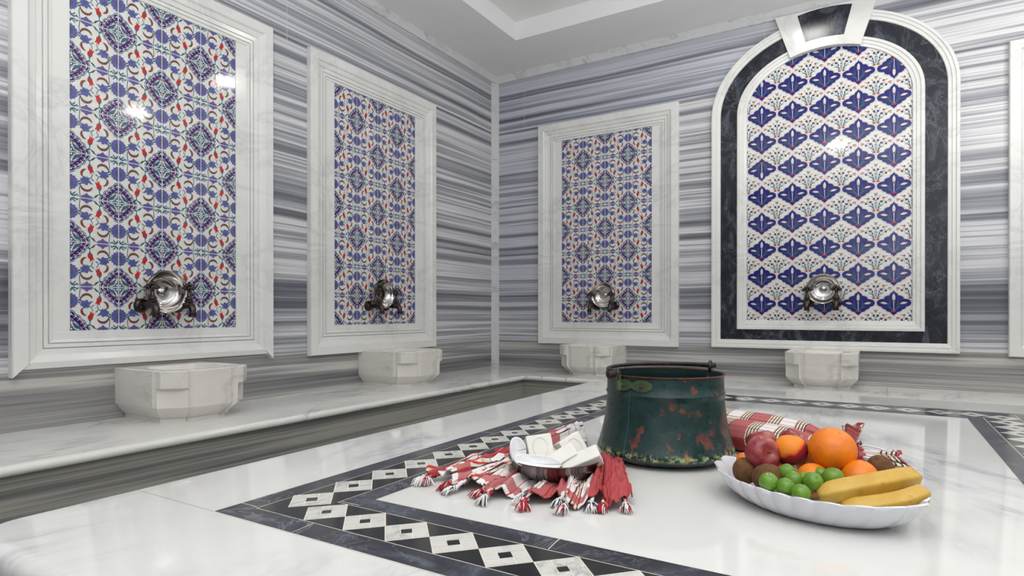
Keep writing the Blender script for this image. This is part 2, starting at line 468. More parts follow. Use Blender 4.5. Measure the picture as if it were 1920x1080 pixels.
def art_floral():
    """one quarter of the repeat: medallion quarters low left and top right, sprays between; u right, v up"""
    P = []
    def lob(s, lobes=4, amp=0.026, n=22):
        W, H = 0.415*s, 0.478*s; pts = [(0, 0)]
        for i in range(n+1):
            t = i/n
            x = W*t; y = H*(1-t)
            d = math.hypot(W, H); bul = 0.040*s*sin(PI*t)+amp*s*abs(sin(lobes*PI*t))
            pts.append((x+H/d*bul, y+W/d*bul))
        return pts
    half = []
    half += [(TE, lob(1.0)), (WH, lob(0.955)), (NV, lob(0.93)), (WH, lob(0.60, 3, 0.04)), (TE, lob(0.575, 3, 0.04))]
    for k, t in enumerate((0.06, 0.24, 0.42, 0.60, 0.78, 0.94)):
        W, H = 0.345, 0.40; x, y = W*t+0.045*sin(PI*t), H*(1-t)+0.04*sin(PI*t)
        half.append((WH, leaf(x-0.048, y+0.030, x+0.030, y-0.050, 0.0085, 0.020)))
        half.append((WH, leaf(x-0.045, y-0.045, x+0.005, y+0.012, 0.007, -0.012)))
        half.append((RE, ell(x-0.040, y-0.012, 0.015, 0.012, 7)))
    half += [(WH, leaf(0.035, 0.25, 0.10, 0.06, 0.013, -0.02)), (WH, leaf(0.215, 0.03, 0.06, 0.085, 0.011, 0.02)), (WH, leaf(0.05, 0.21, 0.17, 0.11, 0.010, 0.012)),
             (NV, leaf(0.0, 0.25, 0.0, 0.12, 0.018)), (NV, leaf(0.215, 0.0, 0.11, 0.0, 0.016)),
             (WH, leaf(0.012, 0.20, 0.035, 0.10, 0.012, 0.012)), (WH, leaf(0.17, 0.012, 0.09, 0.035, 0.012, -0.012)), (WH, ell(0.035, 0.05, 0.018, 0.024, 8)),
             (RE, ell(0.10, 0.10, 0.013, 0.013, 7)), (RE, ell(0.03, 0.145, 0.012, 0.016, 6)), (RE, ell(0.115, 0.03, 0.014, 0.011, 6)),
             (RE, leaf(0.05, 0.26, 0.11, 0.20, 0.010, 0.01)), (RE, leaf(0.22, 0.05, 0.17, 0.12, 0.010, -0.01)), (NV, leaf(0.13, 0.19, 0.175, 0.135, 0.010, 0.0))]
    # stems first so the flowers cover them
    TL = []
    TL.append((TE, stroke([(0.44, 0.99), (0.53, 0.93), (0.60, 0.86), (0.60, 0.77)], 0.010)))
    TL.append((TE, stroke([(0.21, 0.99), (0.19, 0.80), (0.22, 0.67), (0.32, 0.60), (0.42, 0.53), (0.46, 0.44)], 0.008)))
    TL.append((TE, stroke([(0.30, 0.60), (0.22, 0.62), (0.17, 0.66)], 0.007)))
    TL.append((GR, leaf(0.57, 0.88, 0.50, 0.97, 0.02, 0.01))); TL.append((GR, leaf(0.58, 0.86, 0.68, 0.92, 0.018, -0.01)))
    TL.append((TE, leaf(0.42, 0.54, 0.33, 0.49, 0.013, -0.03))); TL.append((TE, leaf(0.44, 0.52, 0.50, 0.58, 0.012, 0.02)))
    TL.append((GR, leaf(0.25, 0.67, 0.16, 0.74, 0.014, 0.02))); TL.append((TE, leaf(0.40, 0.68, 0.36, 0.58, 0.014, 0.03)))
    # crescents
    TL.append((RE, arc(0.335, 0.715, 0.118, 185, 5, 0.022))); TL.append((GR, arc(0.335, 0.704, 0.112, 182, 8, 0.018)))
    TL.append((RE, arc(0.345, 0.45, 0.118, 262, 140, 0.020))); TL.append((GR, arc(0.356, 0.452, 0.112, 258, 145, 0.016)))
    # half oval flower on the left edge
    big = [(0.0, 0.52)]
    for i in range(15):
        a = math.radians(-90+180*i/14); k = 1.0 if i % 2 else 0.86
        big.append((0.002+0.172*k*cos(a), 0.675+0.182*k*sin(a)))
    TL.append((PE, [(0.0, 0.51)]+big[1:]+[(0.0, 0.84)]))
    TL.append((TE, [(0, 0.60)]+[(0.075*cos(math.radians(a)), 0.675+0.085*sin(math.radians(a))) for a in range(-80, 81, 32)]+[(0, 0.75)]))
    for x, y in ((0.10, 0.735), (0.12, 0.66), (0.085, 0.59), (0.03, 0.775), (0.03, 0.56), (0.03, 0.675)): TL.append((RE, ell(x, y, 0.013, 0.016, 6)))
    # hooks by the corner
    TL.append((TE, arc(0.085, 0.910, 0.062, 215, 10, 0.020))); TL.append((GR, leaf(0.035, 0.94, 0.12, 0.87, 0.014, 0.02))); TL.append((TE, leaf(0.13, 0.92, 0.19, 0.97, 0.014, 0.01)))
    # half hexagon flower on the top edge
    TL.append((PE, [(0.22, 1.0), (0.235, 0.945), (0.29, 0.925), (0.335, 0.875), (0.385, 0.925), (0.44, 0.94), (0.455, 1.0)]))
    TL.append((TE, [(0.30, 1.0), (0.31, 0.965), (0.335, 0.955), (0.36, 0.965), (0.37, 1.0)]))
    for x, y in ((0.28, 0.96), (0.335, 0.925), (0.39, 0.96)): TL.append((RE, ell(x, y, 0.013, 0.014, 6)))
    # daisy
    TL.append((TE, leaf(0.40, 0.62, 0.47, 0.66, 0.012, 0.01))); TL.append((TE, leaf(0.24, 0.64, 0.14, 0.66, 0.012, 0.02))); TL.append((PE, ell(0.31, 0.60, 0.094, 0.090, 24, 0.2, 6, 0.18))); TL.append((TE, ell(0.30, 0.575, 0.05, 0.035, 9, -0.4)))
    for k in range(4): TL.append((RE, ell(0.31+0.042*cos(k*1.57+0.5), 0.60+0.042*sin(k*1.57+0.5), 0.010, 0.011, 6)))
    # tulip
    TL.append((RE, [(0.60, 0.78), (0.645, 0.735), (0.64, 0.67), (0.60, 0.62), (0.60, 0.55), (0.575, 0.60), (0.54, 0.56), (0.553, 0.62), (0.50, 0.60), (0.53, 0.66), (0.545, 0.74)]))
    TL.append((TE, [(0.60, 0.80), (0.63, 0.765), (0.615, 0.72), (0.60, 0.75), (0.575, 0.72), (0.57, 0.77)]))
    half += TL
    P = half + [(m, [(1-x, 1-y) for x, y in pts]) for m, pts in half]
    return P
def art_blue():
    """blue ogee medallion centred on 0,0 in tile units"""
    R = [(0,.425),(.035,.375),(.085,.335),(.115,.295),(.118,.262),(.165,.255),(.215,.238),(.255,.208),(.275,.168),(.275,.142),(.32,.142),(.375,.130),(.43,.10),(.466,.055),(.478,0),
         (.466,-.052),(.43,-.095),(.38,-.122),(.338,-.128),(.332,-.160),(.302,-.196),(.262,-.218),(.228,-.222),(.215,-.258),(.18,-.288),(.138,-.305),(.10,-.312),(.07,-.36),(.03,-.395),(0,-.43)]
    full = R+[(-x, y) for x, y in R[1:-1][::-1]]
    def sc(k): return [(x*k, y*k) for x, y in full]
    P = [(GY, sc(1.085)), (WH, sc(1.058)), (CO, sc(1.0))]
    for s in (-1, 1):
        P.append((TE, leaf(0.01*s, -0.27, 0.16*s, 0.02, 0.014, -0.03*s))); P.append((TE, leaf(0.02*s, -0.25, 0.22*s, -0.08, 0.014, 0.03*s)))
        P.append((TE, leaf(0.0, -0.24, 0.06*s, 0.16, 0.010, 0.02*s))); P.append((GR, leaf(0.02*s, -0.25, 0.33*s, -0.10, 0.009, 0.03*s)))
        P.append((TE, leaf(0.06*s, -0.12, 0.11*s, 0.17, 0.012, -0.03*s))); P.append((TE, leaf(0.12*s, -0.06, 0.30*s, 0.09, 0.009, -0.02*s)))
        P.append((WH, leaf(0.15*s, -0.035, 0.375*s, 0.015, 0.034, 0.008*s))); P.append((RE, ell(0.175*s, -0.03, 0.026, 0.022, 8)))
        for i in range(5): P.append((RE if i % 2 else GY, ell((0.205+0.028*i)*s, -0.024+0.014*(i % 2)+0.006*i, 0.008, 0.010, 6)))
        P.append((GR, leaf(0.18*s, -0.05, 0.35*s, -0.055, 0.008, 0.01*s)))
    P.append((WH, stroke([(0, -0.27), (0, 0.06)], 0.008)))
    P.append((WH, leaf(0, 0.05, 0, 0.325, 0.042, 0))); P.append((RE, ell(0, 0.075, 0.025, 0.025, 8)))
    for i in range(3):
        for s in (-1, 1): P.append((RE if i == 1 else GY, ell(0.016*s, 0.115+0.042*i, 0.008, 0.012, 6)))
    P.append((RE, ell(0, -0.275, 0.075, 0.026, 16, 0, 8, 0.12)))
    return P
def art_white():
    """white medallion spray centred on a tile corner"""
    P = []
    for s in (-1, 1):
        P.append((TE, leaf(0.025*s, -0.31, 0.09*s, -0.02, 0.011, -0.02*s))); P.append((GR, leaf(0.03*s, -0.31, 0.16*s, -0.12, 0.012, 0.01*s)))
        P.append((TE, leaf(0.015*s, -0.30, 0.04*s, -0.05, 0.009, 0.01*s))); P.append((GR, leaf(0.04*s, -0.31, 0.15*s, -0.26, 0.008, 0.02*s)))
        P.append((GR, stroke([(0.07*s, -0.10), (0.17*s, 0.0), (0.24*s, 0.02)], 0.005)))
        P.append((GR, stroke([(0.16*s, -0.13), (0.25*s, -0.06), (0.36*s, -0.01)], 0.005)))
        P.append((GR, stroke([(0.19*s, 0.03), (0.20*s, 0.12)], 0.005)))
        P.append((NV, ell(0.15*s, -0.03, 0.042, 0.036, 14, 0.3*s, 5, 0.2))); P.append((NV, ell(0.27*s, -0.075, 0.032, 0.026, 12, 0, 5, 0.2)))
        P.append((NV, ell(0.055*s, 0.07, 0.034, 0.036, 12, 0, 5, 0.2))); P.append((RE, ell(0.205*s, 0.085, 0.030, 0.032, 10)))
        P.append((RE, leaf(0.31*s, 0.0, 0.43*s, 0.015, 0.020, 0.005))); P.append((RE, leaf(0.35*s, -0.04, 0.43*s, -0.035, 0.012, 0)))
        P.append((GR, leaf(0.20*s, -0.06, 0.11*s, 0.03, 0.012, 0.02*s))); P.append((GR, leaf(0.23*s, 0.04, 0.33*s, 0.10, 0.010, 0.03*s)))
        P.append((GR, leaf(0.30*s, -0.05, 0.22*s, 0.0, 0.009, 0.01*s))); P.append((RE, ell(0.15*s, -0.03, 0.011, 0.011, 6)))
        P.append((GR, leaf(0.08*s, 0.10, 0.15*s, 0.17, 0.010, 0.02*s)))
        P.append((RE, ell(0.055*s, -0.315, 0.050, 0.022, 12, 0, 6, 0.12)))
    P.append((GR, stroke([(0, -0.30), (0, 0.16)], 0.006))); P.append((RE, ell(0, 0.20, 0.036, 0.040, 10))); P.append((GR, leaf(0, 0.18, 0.07, 0.26, 0.012, 0.02))); P.append((GR, leaf(0, 0.18, -0.07, 0.26, 0.012, -0.02)))
    P.append((NV, ell(0, -0.06, 0.030, 0.03, 10, 0, 5, 0.2)))
    for s in (-1, 1):
        P.append((GR, leaf(0.0, -0.02, 0.10*s, 0.06, 0.012, 0.02*s))); P.append((TE, leaf(0.10*s, -0.20, 0.22*s, -0.16, 0.011, 0.02*s))); P.append((NV, ell(0.10*s, -0.11, 0.024, 0.022, 10, 0, 5, 0.2)))
    P = [(m, [(x*1.04, y*1.06) for x, y in q]) for m, q in P]
    return P

ART_A, ART_B, ART_C = art_floral(), art_blue(), art_white()
STEP = 0.00012
def layered(art):
    out, boxes = [], []
    for mi, pts in art:
        xs = [p[0] for p in pts]; ys = [p[1] for p in pts]; b = (min(xs), max(xs), min(ys), max(ys)); lay = 1
        for c, l in boxes:
            if c[0] < b[1] and b[0] < c[1] and c[2] < b[3] and b[2] < c[3]: lay = max(lay, l+1)
        boxes.append((b, lay)); out.append((mi, pts, lay))
    return out
ART_A, ART_B, ART_C = layered(ART_A), layered(ART_B), layered(ART_C)
def put(bm, art, fx, base_y, mirrored=False):
    for mi, pts, lay in art:
        q = [fx(x, y) for x, y in pts]
        ar = sum(q[i][0]*q[(i+1) % len(q)][1]-q[(i+1) % len(q)][0]*q[i][1] for i in range(len(q)))
        if ar < 0: q = q[::-1]
        try: f = bm.faces.new([bm.verts.new((x, base_y-STEP*lay, z)) for x, z in q])
        except ValueError: continue
        f.material_index = mi
def floral_field():
    """4 x 8 mirrored tiles, local x -0.4..0.4, z from 0 up, front at y = 0"""
    bm = bmesh.new(); W, H = 0.2, 0.19625
    box(bm, -0.4, 0.4, -0.0015, 0.012, 0, 8*H, 8)
    for i in range(4):
        for j in range(8):
            x0, z0 = -0.4+i*W, j*H; g = 0.0007
            f = bm.faces.new([bm.verts.new((x, -0.0020, z)) for x, z in ((x0+g, z0+g), (x0+W-g, z0+g), (x0+W-g, z0+H-g), (x0+g, z0+H-g))]); f.material_index = WH
            fl = (i+j) % 2 == 1
            def fx(u, v):
                u = min(max(u, 0.011), 0.989); v = min(max(v, 0.011), 0.989)
                return (x0+((1-u) if fl else u)*W, z0+v*H)
            put(bm, ART_A, fx, -0.0022)
    return bm
M['tilegrout'] = plain('white_tile_grout', (214,213,206), 0.5)
def tile_mats(): return [M[g] for g in GM]+[M['tilegrout']]

# ------------------------------------------------------------------ rectangular wall panels
PROF = [(0.0, 0.0), (0.0, 0.033), (0.004, 0.040), (0.054, 0.040), (0.058, 0.036), (0.062, 0.030), (0.086, 0.023), (0.090, 0.016), (0.112, 0.014),
        (0.113, 0.006), (0.1165, 0.006), (0.117, 0.014), (0.132, 0.013), (0.133, 0.005), (0.1365, 0.005), (0.138, 0.012), (0.150, 0.009), (0.152, 0.004), (0.152, 0.0)]
def moulding(W, z0, z1, side, prof=PROF, cut=0.0):
    """one mitred member of a rectangular frame; offsets run inwards from the outer edge"""
    bm = bmesh.new(); rows = []
    for o_, d in prof:
        if side == 'left': e = ((-W+o_, z0+o_), (-W+o_, z1-o_))
        if side == 'right': e = ((W-o_, z1-o_), (W-o_, z0+o_))
        if side == 'top': e = ((-W+o_, z1-o_), (W-o_, z1-o_))
        if side == 'bottom': e = ((W-o_, z0+o_), (-W+o_, z0+o_))
        rows.append([bm.verts.new((x, -d, z)) for x, z in e])
    for A, B in zip(rows, rows[1:]): bm.faces.new((A[0], A[1], B[1], B[0]))
    bm.faces.new([r[0] for r in rows][::-1]); bm.faces.new([r[1] for r in rows])
    bmesh.ops.recalc_face_normals(bm, faces=bm.faces[:])
    return bm
FIELD = None
def wall_panel(label, loc, rz, short_bottom=False):
    global FIELD
    t = thing('tiled_wall_panel', label, 'wall panel', loc, rz, 'framed tile panels on the walls')
    W, z0, z1 = 0.617, 0.222, 2.127
    for s in ('left', 'right', 'top', 'bottom'):
        pr = PROF
        if s == 'bottom' and short_bottom:
            pr = [(0.030, 0.0), (0.032, 0.030)]+[(o, d) for o, d in PROF if o > 0.054]
        obj('frame_moulding', moulding(W, z0, z1, s, pr), M['frame'], t, smooth=25)
    bm = bmesh.new()
    for x0, x1, za, zb in ((-W+0.15, -0.4, 0.408, 1.978), (0.4, W-0.15, 0.408, 1.978), (-W+0.15, W-0.15, 0.372, 0.408), (-W+0.15, W-0.15, 1.978, 1.978)):
        if zb > za: box(bm, x0, x1, -0.0048, 0.0, za, zb)
    bm2 = bmesh.new()
    box(bm2, -W+0.15, W-0.15, -0.0062, 0.0, z0+0.15, 0.407)
    obj('lower_slip', bm2, M['frame'], t, bevel=0.001)
    obj('inner_border', bm, M['frame'], t)
    f = obj('tile_field', floral_field(), tile_mats(), t) if FIELD is None else None
    if f is None:
        f = bpy.data.objects.new('tile_field', FIELD.data); COL.objects.link(f); f.parent = t
    else: FIELD = f
    f.location = (0, 0, 0.408)
    return t
wall_panel('tall marble-framed floral tile panel nearest on the left wall, its top cut off by the photo edge', (0, -3.052, 0), PI/2, True)
wall_panel('marble-framed floral tile panel on the left wall beside the room corner', (0, -1.548, 0), PI/2)
wall_panel('marble-framed floral tile panel on the back wall between the corner and the arched panel', (1.076, 0, 0), 0)
wall_panel('white marble frame at the right edge of the photo, right of the arched panel', (4.313, 0, 0), 0)

# ------------------------------------------------------------------ arched panel
AX = 2.701; SP = 1.945
arch = thing('arched_wall_panel', 'tall arched panel of blue medallion tiles with a black marble band and keystone', 'wall panel', (AX, 0, 0))
def arch_path(a, b, zb, xc=0.0, n=40, trim=None):
    """from bottom left up over the arch to bottom right; returns (x, z)"""
    pts = [(-a, zb), (-a, SP)]
    for k in range(1, n): 
        t = PI-PI*k/n; pts.append((a*cos(t), SP+b*sin(t)))
    pts += [(a, SP), (a, zb)]
    return pts
def arch_moulding(name, outer, inner, prof, mat, parent, gap=True):
    """outer/inner = (a, b, zbottom); prof = [(t 0..1 from outer to inner, depth)]"""
    xk = 0.25
    segs = {'left': [], 'right': []}
    rows = []
    for t, d in prof:
        a = outer[0]+(inner[0]-outer[0])*t; b = outer[1]+(inner[1]-outer[1])*t; zb = outer[2]+(inner[2]-outer[2])*t
        rows.append([(x, -d, z) for x, z in arch_path(a, b, zb)])
    n = len(rows[0])
    def build(i0, i1, nm):
        bm = bmesh.new(); vr = [[bm.verts.new(r[i % n]) for i in range(i0, i1+1)] for r in rows]
        for A, B in zip(vr, vr[1:]):
            for i in range(len(A)-1): bm.faces.new((A[i], A[i+1], B[i+1], B[i]))
        bm.faces.new([r[0] for r in vr]); bm.faces.new([r[-1] for r in vr][::-1])
        bmesh.ops.recalc_face_normals(bm, faces=bm.faces[:])
        return obj(nm, bm, mat, parent, smooth=25)
    build(0, 1, name); build(1, n//2, name); build(n//2, n-2, name); build(n-2, n-1, name)
    # bottom member, mitred
    bm = bmesh.new(); vr = [[bm.verts.new(r[-1]), bm.verts.new(r[0])] for r in rows]
    for A, B in zip(vr, vr[1:]): bm.faces.new((A[0], A[1], B[1], B[0]))
    bm.faces.new([r[0] for r in vr]); bm.faces.new([r[1] for r in vr][::-1])
    bmesh.ops.recalc_face_normals(bm, faces=bm.faces[:])
    obj(name, bm, mat, parent, smooth=25)
P2 = [(0, 0), (0, 0.036), (0.06, 0.040), (0.28, 0.040), (0.31, 0.034), (0.36, 0.032), (0.62, 0.033), (0.66, 0.026), (0.95, 0.024), (1.0, 0.018), (1.0, 0)]
arch_moulding('outer_moulding', (0.757, 0.600, 0.232), (0.693, 0.541, 0.293), P2, M['frame'], arch)
arch_moulding('dark_marble_band', (0.693, 0.541, 0.293), (0.575, 0.430, 0.368), [(0, 0), (0, 0.014), (1, 0.014), (1, 0)], M['black'], arch)
P3 = [(0, 0), (0, 0.026), (0.06, 0.030), (0.30, 0.030), (0.33, 0.025), (0.38, 0.022), (0.66, 0.021), (0.70, 0.015), (0.96, 0.013), (1.0, 0.009), (1.0, 0)]
arch_moulding('inner_moulding', (0.575, 0.430, 0.368), (0.508, 0.372, 0.434), P3, M['frame'], arch)
# blue tiles
bm = bmesh.new(); TW, TH = 0.2033, 0.1946; ZB = 0.456-TH
def inside(x, z, pad=0.06):
    if z <= SP: return abs(x) < 0.508+pad and z > 0.40
    return (x/(0.508+pad))**2+((z-SP)/(0.372+pad))**2 < 1
body = arch_path(0.53, 0.40, 0.40)
prism(bm, body, -0.0015, 0.0, 8)
f = bm.faces.new([bm.verts.new((x, -0.0020, z)) for x, z in arch_path(0.528, 0.398, 0.402)]); f.material_index = WH
if f.calc_center_median() is not None:
    f.normal_update()
    if f.normal.y > 0: f.normal_flip()
def clipped(art, cx, cz, flip, outline=False):
    def fx(u, v):
        if flip: u, v = -u, -v
        x, z = cx+u*TW, cz+v*TH
        # keep everything under the moulding
        x = max(-0.52, min(0.52, x)); z = max(0.41, z)
        if z > SP:
            k = (x/0.525)**2+((z-SP)/0.392)**2
            if k > 1: k = k**0.5; x /= k; z = SP+(z-SP)/k
        return x, z
    put(bm, art, fx, -0.0022)
def nz(art, cx, cz, flip): 
    if inside(cx, cz, 0.10): clipped(art, cx, cz, flip)
for j in range(12):
    for i in range(5):
        cx, cz = -2*TW+i*TW, ZB+TH*(j+0.5)
        nz(ART_B, cx, cz, (i, j) in ((0, 6), (4, 9)))
    for i in range(6):
        nz(ART_C, -2.5*TW+i*TW, ZB+TH*j, False)
for i in range(6):
    x = -2.5*TW+i*TW
    if abs(x) < 0.505:
        zt = SP+0.372*math.sqrt(max(0, 1-(x/0.508)**2))+0.004
        f = bm.faces.new([bm.verts.new((a, -0.0046, b)) for a, b in ((x-0.0011, 0.42), (x+0.0011, 0.42), (x+0.0011, zt), (x-0.0011, zt))]); f.material_index = WH
for j in range(1, 12):
    z = ZB+TH*j
    w = 0.512 if z <= SP else 0.512*math.sqrt(max(0, 1-((z-SP)/0.376)**2))
    if z > 0.42 and w > 0.05:
        f = bm.faces.new([bm.verts.new((a, -0.0046, b)) for a, b in ((-w, z-0.0005), (w, z-0.0005), (w, z+0.0005), (-w, z+0.0005))]); f.material_index = WH
obj('tile_field', bm, tile_mats(), arch)
# keystone with dark inset
def arcpts(a, b, x0, x1, n=10): return [(x0+(x1-x0)*k/n, SP+b*math.sqrt(max(0, 1-((x0+(x1-x0)*k/n)/a)**2))) for k in range(n+1)]
bm = bmesh.new()
low = arcpts(0.508, 0.372, -0.215, 0.215)
key = low+[(0.315, ZC-h_), (-0.315, ZC-h_)]
prism(bm, key, -0.046, 0.0)
ks = obj('keystone', bm, M['cornice'], arch, bevel=0.0015)
ks.data.materials[0] = M['frame']
bm = bmesh.new()
ins = arcpts(0.60, 0.425+0.010, -0.118, 0.118, 8)+arcpts(0.72, 0.637, -0.167, 0.167, 8)[::-1]
prism(bm, ins, -0.0475, -0.040)
obj('dark_inset', bm, M['black'], ks, bevel=0.0006)
# shadow-gap strip of white stone beside the inset's recess: thin raised lip
bm = bmesh.new()
lip = arcpts(0.508, 0.372, -0.215, 0.215)
lip2 = [(x*0.985, z+0.012) for x, z in lip]
prism(bm, lip+lip2[::-1], -0.0485, -0.045)
obj('keystone_lip', bm, M['frame'], ks)

# ------------------------------------------------------------------ basins
def make_basin(label, loc, rz):
    t = thing('water_basin', label, 'basin', loc, rz, 'carved marble wash basins on the bench')
    bm = bmesh.new()
    w, D = 0.215, 0.445
    def outline(k, low, sc):
        """half plan on the +x side from wall to front centre; low = lower part of the corner bracket"""
        ww, dd = w-k, D-k
        bul = 0.020 if not low else 0.0
        h = [(ww-0.004, 0.0), (ww-0.004, dd*0.40), (ww-0.005, dd-0.130), (ww-0.020, dd-0.113), (ww-0.022, dd-0.104),
             (ww-0.003, dd-0.092), (ww-0.006-(0.014 if low else 0), dd-0.066+(-0.016 if low else 0.0)), (ww-0.052+bul*0.75, dd-0.052+bul*0.75),
             (ww-0.066-(0.016 if low else 0), dd-0.006-(0.014 if low else 0)), (ww-0.092, dd-0.003), (ww-0.104, dd-0.022), (ww-0.113, dd-0.020), (ww-0.130, dd-0.005), (ww*0.2, dd-0.004)]
        return h+[(-x, y) for x, y in h[::-1]]
    lev = [(0.235, 0.004, False), (0.231, 0.0, False), (0.170, 0.001, False), (0.160, 0.002, False), (0.150, 0.003, True), (0.140, 0.003, True), (0.072, 0.004, True), (0.066, 0.007, True)]
    rings = []
    for z, k, low in lev: rings.append([bm.verts.new((x, -y, z)) for x, y in outline(k, low, 1)])
    # taper to the foot
    plain_o = outline(0.0, True, 1)
    for z, s in ((0.019, 0.80), (0.0185, 0.775), (0.0, 0.775)):
        rr = []
        for x, y in plain_o:
            xx = x*s; yy = min(y, D)*(0.30+0.70*s)
            if y < 0.01: yy = 0.0
            rr.append(bm.verts.new((xx, -yy, z)))
        rings.append(rr)
    n = len(rings[0])
    for A, B in zip(rings, rings[1:]):
        for i in range(n): bm.faces.new((A[i], A[(i+1) % n], B[(i+1) % n], B[i]))
    # bowl
    cx, cy = 0.0, -0.235
    prev = rings[0]
    for r_, z in ((0.175, 0.2352), (0.168, 0.232), (0.163, 0.222), (0.150, 0.17), (0.11, 0.12), (0.05, 0.105)):
        ring = []
        for v in rings[0]:
            a = math.atan2(v.co.y-cy, v.co.x-cx)
            ring.append(bm.verts.new((cx+r_*cos(a), cy+r_*1.02*sin(a), z)))
        for i in range(n): bm.faces.new((prev[(i+1) % n], prev[i], ring[i], ring[(i+1) % n]))
        prev = ring
    bm.faces.new(prev)
    bmesh.ops.recalc_face_normals(bm, faces=bm.faces[:])
    obj('basin_body', bm, M['basin'], t, smooth=32, bevel=0.0025)
    return t
basins = [('carved white marble basin below the nearest left wall panel, largest in view', (0, -3.06, 0), PI/2),
          ('carved marble basin on the bench below the corner panel of the left wall', (0, -1.525, 0), PI/2),
          ('carved marble basin on the back bench, behind the copper kettle, left of the arched panel', (1.055, 0, 0), 0),
          ('carved marble basin below the arched blue tile panel', (2.705, 0, 0), 0)]
b0 = make_basin(*basins[0])
for lb, loc, rz in basins[1:]:
    c = copy_tree(b0); c.location = loc; c.rotation_euler = (0, 0, rz); c['label'] = lb

# ------------------------------------------------------------------ taps and hanging bowls
def make_tap(label, loc, rz):
    """origin on the wall at pipe height; sticks out towards -y"""
    t = thing('water_tap', label, 'tap', loc, rz, 'bronze taps on the tile panels'); t.scale = (1.12, 1.12, 1.12)
    RX = Matrix.Rotation(PI/2, 4, 'X')      # lathe axis z -> -y
    bm = bmesh.new()
    lathe(bm, [(0.0305, 0.001), (0.031, 0.006), (0.028, 0.012), (0.019, 0.016), (0.016, 0.015), (0.013, 0.020), (0.011, 0.026)], 28, M4=RX, cap0=True)
    obj('flange', bm, M['bronze'], t, smooth=35)
    bm = bmesh.new()
    tube(bm, [(0, -0.015, 0), (0, -0.05, 0), (0, -0.07, 0)], [0.0105, 0.0115, 0.014], 18)
    tube(bm, [(0, -0.055, 0.0), (0, -0.095, 0.003), (0, -0.112, -0.004), (0, -0.120, -0.018), (0, -0.120, -0.030)], [0.015, 0.0165, 0.0160, 0.0145, 0.013], 20)
    lathe(bm, [(0.0128, -0.028), (0.0160, -0.029), (0.0160, -0.034), (0.0135, -0.036), (0.0155, -0.038), (0.0155, -0.050), (0.0115, -0.050), (0.0110, -0.035)], 22, M4=Matrix.Translation((0, -0.120, 0)))
    obj('tap_body', bm, M['bronze'], t, smooth=40)
    bm = bmesh.new(); MH = Matrix.Translation((0, -0.092, 0))
    lathe(bm, [(0.0155, 0.010), (0.019, 0.018), (0.019, 0.024), (0.0145, 0.026), (0.0165, 0.031), (0.0150, 0.036), (0.0095, 0.040), (0.0085, 0.052), (0.006, 0.058)], 22, M4=MH, cap1=True)
    obj('bonnet', bm, M['bronze'], t, smooth=40)
    bm = bmesh.new()
    # ornamental cross-shaped handle of small bosses
    c = Vector((0, -0.092, 0.076))
    ball(bm, c, 0.0120, u=12, v=8)
    for k in range(7):
        a = PI*k/6
        ball(bm, c+Vector((0.0175*cos(a), 0, 0.0160*sin(a))), 0.0086, u=10, v=7)
    for dx in (-0.026, 0.026): ball(bm, c+Vector((dx, 0, 0.002)), 0.0062, u=10, v=7)
    ball(bm, c+Vector((0, 0, 0.0255)), 0.0058, u=10, v=7)
    for dy in (-0.016, 0.016): ball(bm, c+Vector((0, dy, 0.002)), 0.0072, u=10, v=7)
    tube(bm, [c+Vector((0, 0, -0.022)), c], [0.006, 0.009], 12)
    obj('handle', bm, M['bronze'], t, smooth=50)
    return t
def make_bowl(label, loc, rz):
    t = thing('bath_bowl', label, 'bowl', loc, rz, 'metal bath bowls hung on the taps'); t.scale = (1.04, 1.04, 1.04)
    RX = Matrix.Rotation(PI/2, 4, 'X'); bm = bmesh.new()
    # open side faces out; z of the profile = distance out from the back
    lathe(bm, [(0.0005, -0.004), (0.030, -0.003), (0.058, 0.000), (0.066, 0.003), (0.078, 0.012), (0.091, 0.030), (0.0955, 0.046), (0.0985, 0.049), (0.0985, 0.051), (0.0945, 0.0495),
               (0.0885, 0.033), (0.0775, 0.018), (0.069, 0.009), (0.063, 0.007), (0.060, 0.0095), (0.057, 0.007), (0.030, 0.005), (0.023, 0.005)], 64, M4=RX)
    obj('bowl_shell', bm, M['steel'], t, smooth=50)
    bm = bmesh.new()
    lathe(bm, [(0.023, 0.005), (0.0215, 0.0085), (0.018, 0.0125), (0.012, 0.016), (0.005, 0.0178), (0.0004, 0.018)], 40, M4=RX)
    obj('centre_boss', bm, M['steel'], t, smooth=50)
    return t
stations = [('nearest left wall panel', 'L', -3.066, 0.522), ('left wall panel beside the corner', 'L', -1.56, 0.536),
            ('back wall panel left of the arch', 'B', 1.082, 0.550), ('arched blue tile panel', 'B', 2.690, 0.560)]
tap0 = bowl0 = None
for nm, wl, c, z in stations:
    for s in (-1, 1):
        loc = (0.0028, c+s*0.088, z) if wl == 'L' else (c+s*0.088, -0.0028, z)
        rz = PI/2 if wl == 'L' else 0
        lb = 'bronze tap on the %s, %s of the two' % (nm, 'left' if s < 0 else 'right')
        if tap0 is None: tap0 = make_tap(lb, loc, rz)
        else:
            k = copy_tree(tap0); k.location = loc; k.rotation_euler = (0, 0, rz); k['label'] = lb
    dz = {0: 0.068, 1: 0.085, 2: 0.086, 3: 0.094}[stations.index((nm, wl, c, z))]
    loc = (0.024, c-0.004, z+dz) if wl == 'L' else (c+0.006, -0.024, z+dz)
    lb = 'shiny bowl hung between the taps of the %s' % nm
    if bowl0 is None: bowl0 = make_bowl(lb, loc, rz)
    else:
        k = copy_tree(bowl0); k.location = loc; k.rotation_euler = (0, 0, rz); k['label'] = lb

# ------------------------------------------------------------------ place by distance along the view
def at(u, v, d): return CAM+FW*d+RT*((u-960)/F*d)+Vector((0, 0, -(v-PY)/F*d))

